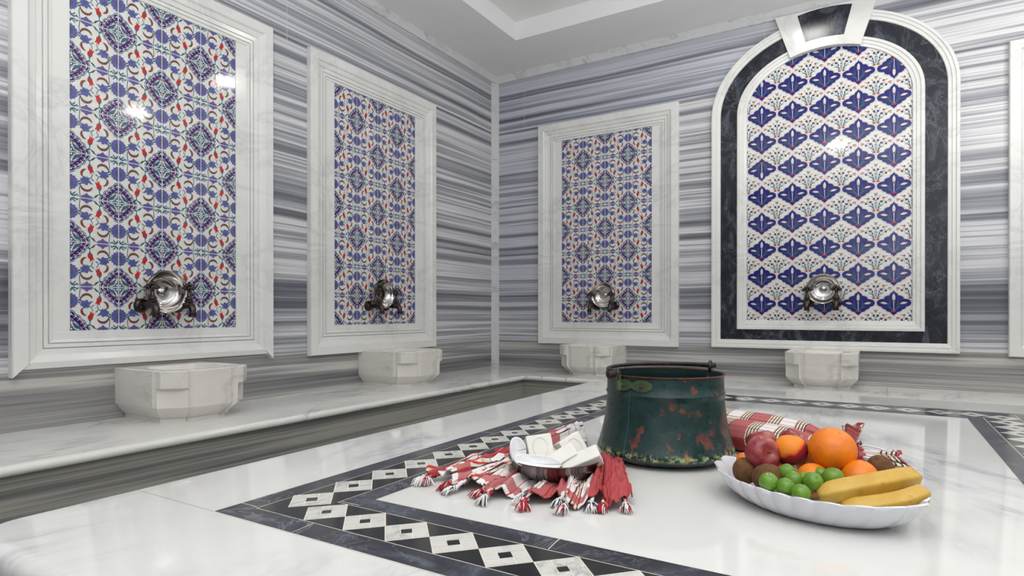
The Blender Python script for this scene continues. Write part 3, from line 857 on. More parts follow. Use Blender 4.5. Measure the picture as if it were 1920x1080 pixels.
# ------------------------------------------------------------------ kettle
def kettle_mat():
    t = NT('worn_green_paint_on_copper', 0.3, spec=0.5)
    P = t.coord(); x, y, z = t.sep(P)
    g = t.ramp(t.noise(P, 22, 6, 0.65), [(0.3, hexc(9,32,32)), (0.55, hexc(15,50,48)), (0.8, hexc(26,70,68))])
    # chips: bare copper and rust
    n = t.noise(t.mapping(P, (1, 1, 0.9)), 30, 7, 0.60, 0.15)
    big = t.noise(P, 5.5, 2, 0.5)
    chip = t.ramp(t.math('ADD', t.math('MULTIPLY', n, 0.72), t.math('MULTIPLY', big, 0.36)), [(0.602, 0.0), (0.612, 1.0)])
    scr = t.ramp(t.noise(t.mapping(P, (5, 5, 70)), 2.2, 5, 0.6), [(0.665, 0.0), (0.69, 0.9)])
    scr = t.math('MULTIPLY', scr, t.ramp(t.noise(P, 8, 2), [(0.5, 0.0), (0.6, 1.0)]))
    cop = t.ramp(t.noise(P, 60, 4), [(0.3, hexc(58,34,28)), (0.6, hexc(98,56,44)), (0.8, hexc(140,92,76))])
    dust = t.ramp(t.noise(P, 130, 3, 0.7), [(0.68, 0.0), (0.74, 0.7)])
    c = t.mix(t.math('MAXIMUM', chip, scr), g, cop)
    c = t.mix(t.math('MULTIPLY', dust, 0.6), c, hexc(110,150,150))
    # yellow-green wear along the shoulder edge
    e = t.ramp(z, [(0.0185, 0.0), (0.0225, 1.0), (0.029, 1.0), (0.037, 0.0)])
    e = t.math('MULTIPLY', e, t.ramp(t.noise(P, 75, 5, 0.7), [(0.47, 0.0), (0.56, 1.0)]))
    c = t.mix(t.math('MULTIPLY', e, 0.85), c, t.ramp(t.noise(P, 50, 3), [(0.35, hexc(120,140,50)), (0.65, hexc(196,204,150))]))
    t.color(c)
    t.rough(t.ramp(t.noise(P, 30, 4), [(0.3, 0.22), (0.7, 0.42)]))
    t.bump(t.noise(P, 28, 5, 0.6), 0.35, 0.0025)
    return t.m
M['kettle'] = kettle_mat()
M['kinner'] = plain('dark_green_inside', (12,40,38), 0.75, var=0.2, scale=20, spec=0.15)
M['copper'] = plain('rusty_copper_edge', (92,54,44), 0.45, 0.5, var=0.3, scale=60)
M['iron'] = plain('dark_forged_iron', (50,42,40), 0.55, 0.4, var=0.4, scale=50)
M['bracket'] = plain('yellow_green_painted_brass', (70,84,58), 0.45, 0.2, var=0.3, scale=40)
kc = at(1246, PY, 1.42); kc.z = ZP
ket = thing('copper_kettle', 'dark green painted copper cauldron with worn paint and an iron bail handle', 'kettle', kc, YAW)
bm = bmesh.new()
KP = [(0.02, 0.0005), (0.10, 0.0008), (0.122, 0.003), (0.140, 0.010), (0.152, 0.018), (0.1558, 0.024), (0.1550, 0.031), (0.151, 0.040), (0.146, 0.058), (0.142, 0.075), (0.138, 0.095),
      (0.1355, 0.115), (0.1335, 0.140), (0.1328, 0.150), (0.1350, 0.1530), (0.1350, 0.1555), (0.1325, 0.1585), (0.1322, 0.178), (0.1325, 0.194)]
lathe(bm, KP, 96, cap0=True, mod=lambda a, r, z: 1+0.004*sin(3*a+1)+0.003*sin(5*a+z*30))
obj('kettle_body', bm, M['kettle'], ket, smooth=60)
bm = bmesh.new()
lathe(bm, [(0.1325, 0.194), (0.1305, 0.193), (0.1295, 0.18), (0.130, 0.15), (0.136, 0.10), (0.148, 0.03), (0.12, 0.008), (0.01, 0.006)], 96, mod=lambda a, r, z: 1+0.004*sin(3*a+1)+0.003*sin(5*a+z*30))
obj('inner_wall', bm, M['kinner'], ket, smooth=60)
bm = bmesh.new()
lathe(bm, [(0.1325, 0.1925), (0.1352, 0.1945), (0.1362, 0.1965), (0.1348, 0.1978), (0.1322, 0.1970), (0.1303, 0.1945), (0.1325, 0.1925)], 96, mod=lambda a, r, z: 1+0.004*sin(3*a+1)+0.003*sin(5*a+z*30))
obj('rolled_rim', bm, M['copper'], ket, smooth=60)
KA = math.radians(210)         # left ear angle, local frame x right, y away
for sgn in (0, 1):
    a = KA+PI*sgn-(0.10 if sgn else 0)
    er, et = Vector((cos(a), sin(a), 0)), Vector((-sin(a), cos(a), 0))
    # bracket: two lobed plate riveted under the rim
    bm = bmesh.new(); pl = []
    for k in range(25):
        s = -0.5+k/24; hgt = 0.0045+0.0085*abs(sin(PI*2*(s+0.5)))**0.8
        pl.append((s*0.095, hgt))
    ang0 = 0.10 if sgn == 0 else 0.0
    A, B, A2, B2 = [], [], [], []
    for s, hg in pl:
        aa = a+(s+0.035*(1 if sgn == 0 else 0))/0.134
        for lst, rr, zz in ((A, 0.1355, hg), (B, 0.1355, -hg), (A2, 0.1322, hg), (B2, 0.1322, -hg)):
            lst.append(bm.verts.new((rr*cos(aa), rr*sin(aa), 0.177+zz)))
    for k in range(24):
        bm.faces.new((A[k], B[k], B[k+1], A[k+1])); bm.faces.new((A[k], A[k+1], A2[k+1], A2[k])); bm.faces.new((B[k+1], B[k], B2[k], B2[k+1]))
    bmesh.ops.recalc_face_normals(bm, faces=bm.faces[:])
    for kk in (-0.026, 0.024):
        aa = a+(kk+0.035*(1 if sgn == 0 else 0))/0.134
        ball(bm, (0.1358*cos(aa), 0.1358*sin(aa), 0.177), 0.0035, u=10, v=6)
    # tongue rising to the ring
    tube(bm, [er*0.1365+Vector((0, 0, 0.165)), er*0.139+Vector((0, 0, 0.185)), er*0.139+Vector((0, 0, 0.200))], [0.010, 0.0085, 0.006], 12)
    br = obj('ear_bracket', bm, M['bracket'], ket, smooth=40)
    bm = bmesh.new()
    ctr = er*0.138+Vector((0, 0, 0.2000 if sgn == 0 else 0.2060))
    tube(bm, [ctr+et*(0.0115*cos(q*2*PI/20))+Vector((0, 0, 0.0125*sin(q*2*PI/20))) if False else ctr+(et*0.35+er*0.94)*0+(et*cos(0.9)+er*sin(0.9))*(0.0115*cos(q*2*PI/20))+Vector((0, 0, 0.0125*sin(q*2*PI/20))) for q in range(20)], 0.0034, 10, closed=True)
    obj('ear_ring', bm, M['kettle'], ket, smooth=60)
# bail lying back over the rim
bm = bmesh.new(); e0, e1 = KA, KA+PI-0.10
pts = []; rad = []
h0 = Vector((cos(e0), sin(e0), 0)); pts.append(h0*0.168+Vector((0, 0, 0.1985))); rad.append(0.0075)
pts.append(h0*0.160+Vector((0, 0, 0.2000))); rad.append(0.0082)
pts.append(h0*0.138+Vector((0, 0, 0.2020))); rad.append(0.0065)
for k in range(1, 22):
    a = e0-(PI+0.10)*k/22; 
    dent = 1-0.04*sin(PI*k/22)
    pts.append(Vector((cos(a), sin(a), 0))*(0.133*dent)+Vector((0, 0, 0.2025+0.006*k/22))); rad.append(0.0042+0.0012*abs(k-11)/11)
h1 = Vector((cos(e1), sin(e1), 0)); pts.append(h1*0.138+Vector((0, 0, 0.2085))); rad.append(0.0058); pts.append(h1*0.152+Vector((0, 0, 0.2075))); rad.append(0.0062)
tube(bm, pts, rad, 14)
obj('bail_handle', bm, M['iron'], ket, smooth=60)
# side seam
bm = bmesh.new(); aa = math.radians(222)
sp = [Vector(((r+0.0004)*cos(aa+0.01*sin(z*90)), (r+0.0004)*sin(aa+0.01*sin(z*90)), z)) for r, z in KP[5:]]
tube(bm, sp, 0.0004, 5)
obj('side_seam', bm, plain('pale_seam', (70,104,92), 0.5), ket)

# ------------------------------------------------------------------ cloth
def cloth_mat(name, mode):
    t = NT(name, 0.9, spec=0.15)
    uv = t.coord('UV'); u, v, _ = t.sep(uv)
    W, RD, NVY, CRM = hexc(226,222,220), hexc(158,22,34), hexc(34,32,52), hexc(218,206,182)
    if mode == 'roll':
        fu = t.math('FRACT', t.math('DIVIDE', u, 0.135))
        band = t.ramp(fu, [(0, RD), (0.34, CRM), (0.365, NVY), (0.385, CRM), (0.42, NVY), (0.44, CRM), (0.475, NVY), (0.495, CRM), (0.53, NVY), (0.55, CRM),
            (0.56, W), (0.80, CRM), (0.825, NVY), (0.845, CRM), (0.88, NVY), (0.90, CRM), (0.935, NVY), (0.955, CRM), (0.98, NVY)], 'CONSTANT')
        isred = t.ramp(fu, [(0, 1.0), (0.34, 0.0)], 'CONSTANT')
        fv = t.math('FRACT', t.math('DIVIDE', v, 0.034))
        lv = t.ramp(fv, [(0, 1.0), (0.07, 0.0), (0.5, 0.7), (0.55, 0.0)], 'CONSTANT')
        wv = t.ramp(t.math('FRACT', t.math('DIVIDE', v, 0.16)), [(0, 0.32), (0.5, 0.04)], 'CONSTANT')
        c = t.mix(t.math('MULTIPLY', isred, wv), band, hexc(214,150,150))
        c = t.mix(t.math('MULTIPLY', lv, 0.8), c, hexc(150,24,36))
    else:
        fu = t.math('FRACT', t.math('ADD', t.math('DIVIDE', u, 0.088), 0.35))
        band = t.ramp(fu, [(0, W), (0.20, W), (0.27, NVY), (0.30, CRM), (0.34, hexc(190,40,48)), (0.37, CRM), (0.41, NVY), (0.44, W), (0.60, hexc(190,40,48)), (0.62, W), (0.76, NVY), (0.79, CRM), (0.83, hexc(190,40,48)), (0.85, CRM), (0.89, NVY), (0.92, W)], 'CONSTANT')
        fv = t.math('FRACT', t.math('DIVIDE', v, 0.15))
        redv = t.math('MAXIMUM', t.ramp(fv, [(0, 0.0), (0.72, 0.8), (0.97, 0.0)], 'CONSTANT'), t.ramp(t.math('DIVIDE', u, 0.62), [(0, 0.0), (0.03, 0.92), (0.09, 0.0), (0.34, 0.85), (0.41, 0.0), (0.60, 0.88), (0.67, 0.0), (0.81, 0.95)], 'CONSTANT'))
        lv = t.ramp(fv, [(0, 0.0), (0.25, 1.0), (0.27, 0.0), (0.45, 1.0), (0.47, 0.0)], 'CONSTANT')
        c = t.mix(redv, band, hexc(164,18,30))
        c = t.mix(t.math('MULTIPLY', lv, 0.7), c, hexc(150,20,34))
    wn = t.noise(t.mapping(uv, (1500, 1500, 1)), 1, 1)
    c = t.mix(t.math('MULTIPLY', t.ramp(wn, [(0.45, 0.0), (0.6, 1.0)]), 0.10), c, hexc(238,228,226))
    t.color(c)
    wave = t.node('ShaderNodeTexWave', {'Vector': t.mapping(uv, (1, 1, 1)), 'Scale': 420, 'Distortion': 2.0, 'Detail': 1}).outputs['Fac']
    t.bump(wave, 0.35, 0.0008)
    t.b.inputs['Sheen Weight'].default_value = 0.04
    return t.m
M['roll'] = cloth_mat('rolled_plaid_cotton', 'roll')
M['plaid'] = cloth_mat('plaid_towel_cotton', 'flat')
M['wthread'] = plain('white_cotton_thread', (222,220,218), 0.9, var=0.1, scale=200)
M['rthread'] = plain('red_cotton_thread', (170,28,40), 0.9, var=0.2, scale=200)
M['nthread'] = plain('navy_cotton_thread', (46,42,64), 0.9, var=0.2, scale=200)

def grid_cloth(name, fn, nu, nv, uvf, mat, parent, thick=0.0022, sub=1):
    bm = bmesh.new(); uvl = bm.loops.layers.uv.new('UVMap')
    vs = [[bm.verts.new(fn(i/nu, j/nv)) for j in range(nv+1)] for i in range(nu+1)]
    for i in range(nu):
        for j in range(nv):
            f = bm.faces.new((vs[i][j], vs[i+1][j], vs[i+1][j+1], vs[i][j+1]))
            for lp, (a, b) in zip(f.loops, ((i, j), (i+1, j), (i+1, j+1), (i, j+1))): lp[uvl].uv = uvf(a/nu, b/nv)
    o = obj(name, bm, mat, parent)
    for p in o.data.polygons: p.use_smooth = True
    md = o.modifiers.new('solid', 'SOLIDIFY'); md.thickness = thick; md.offset = 0
    if sub:
        md = o.modifiers.new('sub', 'SUBSURF'); md.levels = sub; md.render_levels = sub
    return o
def lerp(a, b, t): return a+(b-a)*t
def spline(P, t):
    n = len(P)-1; x = min(max(t, 0), 1)*n; i = min(int(x), n-1); f = x-i
    p0, p1, p2, p3 = P[max(i-1, 0)], P[i], P[i+1], P[min(i+2, n)]
    return 0.5*((2*p1)+(p2-p0)*f+(2*p0-5*p1+4*p2-p3)*f*f+(3*p1-p0-3*p2+p3)*f**3)

tw = thing('plaid_towel', 'crumpled red and white plaid towel with knotted fringe, under the soap bowl', 'towel', (2.45, -3.62, ZP))
V2 = lambda x, y: Vector((x, y, 0))
FR = [V2(2.246,-3.765), V2(2.308,-3.788), V2(2.375,-3.800), V2(2.44,-3.805), V2(2.50,-3.795), V2(2.56,-3.782), V2(2.61,-3.762), V2(2.652,-3.722)]
BK = [V2(2.325,-3.20), V2(2.355,-3.25), V2(2.39,-3.31), V2(2.42,-3.38), V2(2.445,-3.42), V2(2.465,-3.44), V2(2.50,-3.462), V2(2.545,-3.475)]
def fold(s, t):
    a = 2*PI*s
    f = 0.50*sin(a*8.3+1.3*sin(a*1.1+t*2.2))+0.35*sin(a*13.1+2.1*t+0.6)+0.25*sin(a*4.1-1.4*t)
    return f
def towel_fn(s, t):
    p = lerp(spline(BK, s), spline(FR, s), t)
    # pull the edges into tongues
    p = p+(spline(FR, min(1, s+0.01))-spline(FR, max(0, s-0.01))).normalized()*0.010*sin(2*PI*s*6+1)*t
    p = p+(spline(FR, s)-spline(BK, s)).normalized()*0.018*sin(2*PI*s*5.5+0.4)*t*t
    f = fold(s, t)
    n1 = mnoise.noise(Vector((s*30, t*3.0, 0.3))); n2 = mnoise.noise(Vector((s*62+5, t*8, 1.7))); n3 = mnoise.noise(Vector((s*11, t*5, 4.2)))
    amp = 0.004+0.006*t
    z = 0.010+amp*f+0.0022*sin(61*s+17*t)*sin(23*t+9*s)+0.0016*sin(120*s+11*t)
    z += 0.014*(1-min(1, abs(n1)*2.6))**1.3*(0.5+0.5*t)+0.0055*(1-min(1, abs(n2)*2.6))**1.3+0.005*n3
    # lofty hump at the right by the kettle, soft hump on the left behind the bowl
    z += 0.034*math.exp(-((s-0.90)/0.085)**2)*math.exp(-((t-0.52)/0.34)**2)
    z += 0.024*math.exp(-((s-0.10)/0.12)**2)*math.exp(-((t-0.12)/0.25)**2)
    z += 0.016*math.exp(-((s-0.70)/0.05)**2)*math.exp(-((t-0.75)/0.2)**2)
    z += 0.010*math.exp(-((s-0.32)/0.10)**2)*math.exp(-((t-0.7)/0.2)**2)
    # pressed flat under the bowl
    q = p-V2(2.475, -3.648); pr = math.exp(-(q.length/0.065)**4)
    z = z*(1-pr)+0.010*pr
    # tucked low next to the kettle
    q2 = (Vector((p.x, p.y, 0))-Vector((kc.x, kc.y, 0))).length
    if q2 < 0.175: z = min(z, 0.006+max(0, q2-0.150)*1.2)
    return Vector((p.x-2.45, p.y+3.62, max(z, 0.0035)))
grid_cloth('towel_cloth', towel_fn, 320, 90, lambda s, t: (s*0.62, t*0.46), M['plaid'], tw, 0.0022, 0)
def tassel(pos, dirv, L, mats):
    bm = bmesh.new(); side = dirv.cross(Vector((0, 0, 1))).normalized(); pos = Vector(pos)
    tw_ = random.uniform(-0.5, 0.5); D = (dirv*cos(tw_)+side*sin(tw_)).normalized(); S = D.cross(Vector((0, 0, 1))).normalized()
    # twisted neck and knot
    for k in range(3):
        tube(bm, [pos-dirv*0.020+side*0.003*cos(2.1*k)+Vector((0, 0, 0.004+0.003*sin(2.1*k))), pos-dirv*0.008+side*0.003*cos(2.1*k+2)+Vector((0, 0, 0.003)), pos+Vector((0, 0, 0.001))], [0.0042, 0.0032, 0.0028], 7, k)
    for k in range(4):
        a0 = k*1.5
        tube(bm, [pos+(S*cos(q*PI/5+a0)+Vector((0, 0, 1))*sin(q*PI/5+a0))*0.0036+D*(0.0016*(k-1.5)) for q in range(10)], 0.0021, 6, k % 3, closed=True)
    for k in range(30):
        a = random.gauss(0, 0.30); l = L*random.uniform(0.75, 1.1); d = D*cos(a)+S*sin(a); w = random.uniform(-0.004, 0.004)
        z1 = random.uniform(-0.001, 0.004)
        p0 = pos+D*0.002; p1 = pos+d*l*0.35+S*w*0.6+Vector((0, 0, z1)); p2 = pos+d*l*0.7+S*w+Vector((0, 0, z1*0.4-0.001)); p3 = pos+d*l+S*(w+random.uniform(-0.003, 0.003))
        p3.z = random.uniform(0.0012, 0.005)
        for p in (p1, p2): p.z = max(p.z, 0.0018)
        tube(bm, [p0, p1, p2, p3], [0.0016, 0.0012, 0.0010, 0.0007], 5, random.choice((0, 0, 0, 1, 2)))
    o = obj('tassel', bm, mats, tw)
    for p in o.data.polygons: p.use_smooth = True
ts = [0.0, 0.07, 0.16, 0.25, 0.33, 0.42, 0.50, 0.58, 0.67, 0.74, 0.82, 0.90, 0.975]
for i, s in enumerate(ts):
    p = towel_fn(s, 1.0); pb = towel_fn(s, 0.94); d = (p-pb); d.z = 0; d.normalize()
    W_, R_, N_ = M['wthread'], M['rthread'], M['nthread']
    mats = [[W_, W_, N_], [R_, R_, W_], [W_, R_, N_]][(0, 2, 1, 0, 1, 2, 0, 1, 0, 2, 0, 1, 2)[i]]
    p.z = min(p.z, 0.010); tassel(p+d*0.008+Vector((0, 0, 0.001)), d, random.uniform(0.020, 0.027) if i else 0.034, mats)

# rolled towels behind the kettle
def towel_roll(label, A, B, tie=None, tail=None, R=0.045, nm='rolled_towel'):
    """tube of wound cloth from A to B; if tie, it is pinched there and flares to the tail"""
    t = thing(nm, label, 'towel', (A[0], A[1], ZP))
    A = Vector(A); B = Vector(B); base = Vector((A.x, A.y, ZP))
    bm = bmesh.new(); uvl = bm.loops.layers.uv.new('UVMap')
    if tail: pts = [A, lerp(A, B, 0.33), lerp(A, B, 0.66), lerp(A, B, 0.9), B, lerp(B, Vector(tie), 0.6), Vector(tie), lerp(Vector(tie), Vector(tail), 0.4), lerp(Vector(tie), Vector(tail), 0.75), Vector(tail)]; rr = [R, R*1.02, R, R*0.9, R*0.74, R*0.45, R*0.26, R*0.52, R*0.76, R*0.80]
    else: pts = [A, lerp(A, B, 0.33), lerp(A, B, 0.66), lerp(A, B, 0.9), B, B+(B-A).normalized()*0.03, B+(B-A).normalized()*0.045]; rr = [R, R*1.0, R*0.98, R*0.92, R*0.8, R*0.5, R*0.1]
    N, NR = 72, 64; rings = []; dist = 0; prev = None
    for i in range(NR+1):
        q = i/NR; p = spline(pts, q); x = q*(len(pts)-1); k = min(int(x), len(pts)-2); r = lerp(rr[k], rr[k+1], x-k)
        d = (spline(pts, min(1, q+0.01))-spline(pts, max(0, q-0.01))).normalized()
        s = d.cross(Vector((0, 0, 1))).normalized(); up = s.cross(d)
        if prev is not None: dist += (p-prev).length
        prev = p; ring = []
        pin = max(0, 1-r/(R*0.85))
        for j in range(N):
            a = 2*PI*j/N
            rad = r*(1+pin*(0.26*sin(9*a+1+6*q)+0.14*sin(14*a+2))+0.035*sin(3*a+5*q)+0.02*sin(7*a+9*q)+0.02*sin(20*q+a))
            v = p+s*cos(a)*rad+up*sin(a)*rad*0.93
            v.z = max(v.z, ZP+0.0015)
            ring.append((bm.verts.new(v-base), dist, a))
        rings.append(ring)
    for Ar, Br in zip(rings, rings[1:]):
        for j in range(N):
            j2 = (j+1) % N; f = bm.faces.new((Ar[j][0], Ar[j2][0], Br[j2][0], Br[j][0]))
            for lp, (dd, aa) in zip(f.loops, ((Ar[j][1], j), (Ar[j][1], j+1), (Br[j][1], j+1), (Br[j][1], j))): lp[uvl].uv = (dd+0.124, aa/N*0.28)
    bm.faces.new([v[0] for v in rings[0]][::-1]); 
    # hollow open end at the tail
    end = rings[-1]; c = sum((v[0].co for v in end), Vector())/N
    inner = [bm.verts.new(lerp(v[0].co, c, 0.35)-(Vector(pts[-1])-Vector(pts[-2])).normalized()*0.012) for v in end]
    for j in range(N): bm.faces.new((end[j][0], end[(j+1) % N][0], inner[(j+1) % N], inner[j]))
    bm.faces.new(inner)
    bmesh.ops.recalc_face_normals(bm, faces=bm.faces[:])
    o = obj('towel_cloth', bm, M['roll'], t)
    for p in o.data.polygons: p.use_smooth = True
    return t, base
def LD(lat, d, z): return tuple(Vector((CAM.x, CAM.y, 0))+FW*d+RT*lat+Vector((0, 0, ZP+z)))
t1, base1 = towel_roll('rolled red and white plaid towel tied with white string, behind the fruit dish', LD(0.462, 1.602, 0.039), LD(0.655, 1.345, 0.039), LD(0.726, 1.280, 0.037), LD(0.733, 1.275, 0.037), 0.0400)
tc = Vector(LD(0.724, 1.281, 0.037))-base1; dr = (RT*0.64-FW*0.77).normalized(); sd = dr.cross(Vector((0, 0, 1)))
bm = bmesh.new()
for o_ in (-0.003, 0.0025):
    tube(bm, [tc+dr*o_+(sd*cos(q*2*PI/20)+Vector((0, 0, 1))*sin(q*2*PI/20))*0.0128 for q in range(20)], 0.0021, 8, closed=True)
ball(bm, tc+Vector((0, 0, 0.014)), 0.0042, u=10, v=7)
up_ = Vector((0, 0, 1))
tube(bm, [tc+up_*0.014, tc+dr*0.02+up_*0.0225, tc+dr*0.045+up_*0.021, tc+dr*0.068+sd*0.008+up_*0.018], 0.0021, 8)
tube(bm, [tc+up_*0.014, tc+sd*0.012+up_*0.006, tc+sd*0.016-dr*0.006-up_*0.010, tc+sd*0.018-dr*0.010-up_*0.020], 0.0020, 8)
tube(bm, [tc+up_*0.014, tc-dr*0.02+up_*0.020, tc-dr*0.04+sd*0.004+up_*0.022], 0.0020, 8)
obj('tie_string', bm, M['wthread'], t1, smooth=60)
dr = (RT*0.95-FW*0.31).normalized(); sd = dr.cross(Vector((0, 0, 1)))
def fan(s, t):
    a = 2*PI*s; w = 0.010+0.032*t**0.8; h = 0.0085+0.0125*t
    pl_ = 1+0.16*sin(9*a+1)*(0.4+0.6*t)+0.08*sin(15*a)
    p = tc+dr*(0.002+0.082*t+0.008*cos(3*a)*t)+sd*(w*cos(a)*pl_)+up_*(h*sin(a)*pl_-0.013*t)
    p.z = max(p.z, ZP+0.002-base1.z)
    return p
grid_cloth('cloth_end', fan, 110, 24, lambda s, t: (0.078+0.06*t, s*0.26), M['roll'], t1, 0.0018, 0)
towel_roll('second plaid towel roll, lying behind the tied roll and the kettle', LD(0.525, 1.654, 0.045), LD(0.704, 1.439, 0.040), None, None, 0.0425)
bl = LD(0.738, 1.328, 0.0)
bn = thing('towel_end', 'bunched red and white plaid cloth end sticking up beside the string knot', 'towel', bl)
def bunch(s, t):
    a = 2*PI*s
    r = 0.008+0.011*t; w = r*(1+0.22*sin(5*a+0.5)*t+0.12*sin(9*a))
    return RT*(w*cos(a)+0.010*t)+FW*(w*sin(a)*0.6)+Vector((0, 0, 0.036+0.052*t+0.007*sin(2*a+0.6)*t))
grid_cloth('cloth_bunch', bunch, 80, 24, lambda s, t: (s*0.20+0.02, t*0.09), M['roll'], bn, 0.002, 0)

# ------------------------------------------------------------------ soap bowl
sc_ = Vector((2.475, -3.648, ZP+0.0135))
sb = thing('soap_bowl', 'shallow stainless steel bowl of soap bars standing on the red towel', 'bowl', sc_)
bm = bmesh.new()
lathe(bm, [(0.002, 0.0), (0.045, 0.0), (0.060, 0.0035), (0.076, 0.013), (0.087, 0.026), (0.0925, 0.0375), (0.0945, 0.0385), (0.0945, 0.0400), (0.0915, 0.0393), (0.085, 0.028), (0.073, 0.0155), (0.058, 0.0062), (0.044, 0.0030), (0.001, 0.0030)], 72)
obj('steel_dish', bm, M['steel2'], sb, smooth=50)
M['soap'] = plain('white_soap', (222,220,212), 0.5, var=0.015, scale=30)
M['soap'].node_tree.nodes['Principled BSDF'].inputs['Subsurface Weight'].default_value = 0.15
M['soap'].node_tree.nodes['Principled BSDF'].inputs['Subsurface Radius'].default_value = (0.006, 0.006, 0.005)
M['terry'] = plain('white_terry', (222,222,224), 0.95, var=0.03, scale=300)
def soap(label, u, v, d, size, rot, stamp=None):
    p = at(u, v, d)
    o = thing('soap_bar', label, 'soap', p, 0, 'bars of white soap in the steel bowl')
    E = CR @ Euler(rot, 'XYZ').to_matrix().to_4x4()
    o.rotation_euler = E.to_euler()
    sx, sy, sz = size; bm = bmesh.new(); rbox(bm, Matrix.Identity(4), sx, sy, sz)
    b = obj('soap_block', bm, M['soap'], o, bevel=0.0022, smooth=40)
    if stamp:
        # raised oval rim pressed into the broad face (local +z)
        bm = bmesh.new(); a, c = stamp
        tube(bm, [(a*cos(q*2*PI/40), c*sin(q*2*PI/40), sz/2) for q in range(40)], 0.0011, 6, closed=True)
        obj('stamped_oval', bm, M['soap'], o, smooth=60)
    return o
soap('square soap bar with a stamped oval, back left in the steel bowl', 1011, 845, 1.225, (0.052, 0.052, 0.034), (1.12, -0.10, 0.18), (0.015, 0.020))
soap('soap bar standing tilted with a stamped oval, back right in the steel bowl', 1073, 846, 1.235, (0.054, 0.054, 0.026), (1.15, -0.35, 0.62), (0.017, 0.021))
soap('long soap bar leaning in the middle of the steel bowl, in front', 1050, 866, 1.172, (0.070, 0.030, 0.030), (0.75, -0.50, 0.15))
soap('long soap bar at the right rim of the steel bowl', 1091, 869, 1.160, (0.076, 0.030, 0.030), (0.65, -0.42, -0.10))
# white folded cloth petals on the left of the bowl
fc = thing('face_cloth', 'folded white terry face cloth lining the left side of the steel bowl', 'cloth', (sc_.x, sc_.y, sc_.z+0.004))
def petal(name, u, v, d, w, l, rot, curl):
    p = at(u, v, d)-fc.location
    E = CR @ Euler(rot, 'XYZ').to_matrix().to_4x4()
    def fn(s, t):
        a = 2*PI*s; r = t
        x = w*r*cos(a); y = l*r*sin(a)
        z = curl*(r*r)+0.002*sin(3*a)*r
        return p+(E @ Vector((x, y, z)))
    grid_cloth(name, fn, 40, 10, lambda s, t: (s, t), M['terry'], fc, 0.0045, 1)
petal('cloth_fold', 970, 849, 1.20, 0.017, 0.028, (1.15, -0.05, 0.35), 0.006)
petal('cloth_fold', 1008, 873, 1.150, 0.046, 0.016, (0.75, 0.10, -0.10), 0.008)

# ------------------------------------------------------------------ fruit dish
M['china'] = plain('white_porcelain', (214,215,220), 0.12, var=0.01, scale=8, coat=0.3)
dc = Vector((2.922, -3.562, ZP)); dang = math.atan2(-0.161, 0.334)
dish = thing('fruit_dish', 'white scalloped oval porcelain dish heaped with fruit', 'dish', dc, dang)
bm = bmesh.new(); N = 264; LOB = 22
def dish_pt(th, k, z, amp, zamp):
    c, s = cos(th), sin(th)
    A, B = 0.176, 0.118
    e = 1.9
    r = 1/((abs(c)/A)**e+(abs(s)/B)**e)**(1/e)
    lob = abs(cos(LOB/2*th)); r *= k*(1+amp*(lob-0.6))
    zz = z+zamp*(lob-0.6)+0.005*(abs(c)**6)*(z/0.047)
    return Vector((r*c, r*s, zz))
L_ = [(0.02, 0.0004, 0, 0), (0.62, 0.0004, 0, 0), (0.68, 0.002, 0.008, 0), (0.77, 0.008, 0.014, 0), (0.86, 0.017, 0.030, 0), (0.93, 0.028, 0.042, 0.0015), (0.98, 0.041, 0.055, 0.003), (1.0, 0.047, 0.062, 0.004),
      (0.985, 0.0485, 0.062, 0.004), (0.955, 0.043, 0.055, 0.003), (0.905, 0.030, 0.042, 0.0015), (0.84, 0.019, 0.024, 0), (0.75, 0.011, 0.014, 0), (0.66, 0.0055, 0.008, 0), (0.02, 0.0045, 0, 0)]
rings = [[bm.verts.new(dish_pt(2*PI*i/N, k, z, am, za)) for i in range(N)] for k, z, am, za in L_]
for A, B in zip(rings, rings[1:]):
    for i in range(N): bm.faces.new((A[i], A[(i+1) % N], B[(i+1) % N], B[i]))
bm.faces.new(rings[0][::-1]); bm.faces.new(rings[-1])
obj('dish_shell', bm, M['china'], dish, smooth=70)

# ------------------------------------------------------------------ fruit
def fruit_mat(name, stops, scale=3, rough=0.4, bump=0.0, bscale=60, spots=None, sss=0.08):
    t = NT(name, rough); P = t.coord()
    c = t.ramp(t.noise(P, scale, 5, 0.6), [(p, hexc(*k)) for p, k in stops])
    if spots: c = t.mix(t.math('MULTIPLY', t.ramp(t.noise(P, spots[0], 2, 0.5), [(0.66, 0.0), (0.72, 1.0)]), spots[2]), c, hexc(*spots[1]))
    t.color(c)
    if bump: t.bump(t.noise(P, bscale, 3, 0.6), bump, 0.001)
    t.b.inputs['Subsurface Weight'].default_value = sss; t.b.inputs['Subsurface Radius'].default_value = (0.01, 0.005, 0.002)
    return t.m
M['orange'] = fruit_mat('orange_peel', [(0.3, (214,106,4)), (0.7, (236,134,12))], 30, 0.38, 0.5, 380)
M['apple'] = fruit_mat('red_apple_skin', [(0.32, (110,28,38)), (0.5, (144,54,58)), (0.68, (172,108,84))], 30, 0.3, 0.0, 60, (130, (206,160,120), 0.5))
M['peach'] = fruit_mat('peach_skin', [(0.42, (150,24,36)), (0.52, (206,74,36)), (0.60, (240,142,36))], 14, 0.6, 0.1, 300)
_t = NT('two_tone_peach_skin', 0.6); _P = _t.coord(); _x, _y, _z = _t.sep(_P)
_f = _t.math('ADD', _t.math('ADD', _t.math('MULTIPLY', _x, 14.0), _t.math('MULTIPLY', _z, -22.0)), _t.math('MULTIPLY', _t.noise(_P, 40, 4), 0.35)); _f = _t.math('ADD', _f, 0.13)
_t.color(_t.ramp(_f, [(0.10, hexc(232,132,24)), (0.20, hexc(222,96,30)), (0.30, hexc(150,26,36)), (0.6, hexc(122,18,34))]))
M['peach'] = _t.m
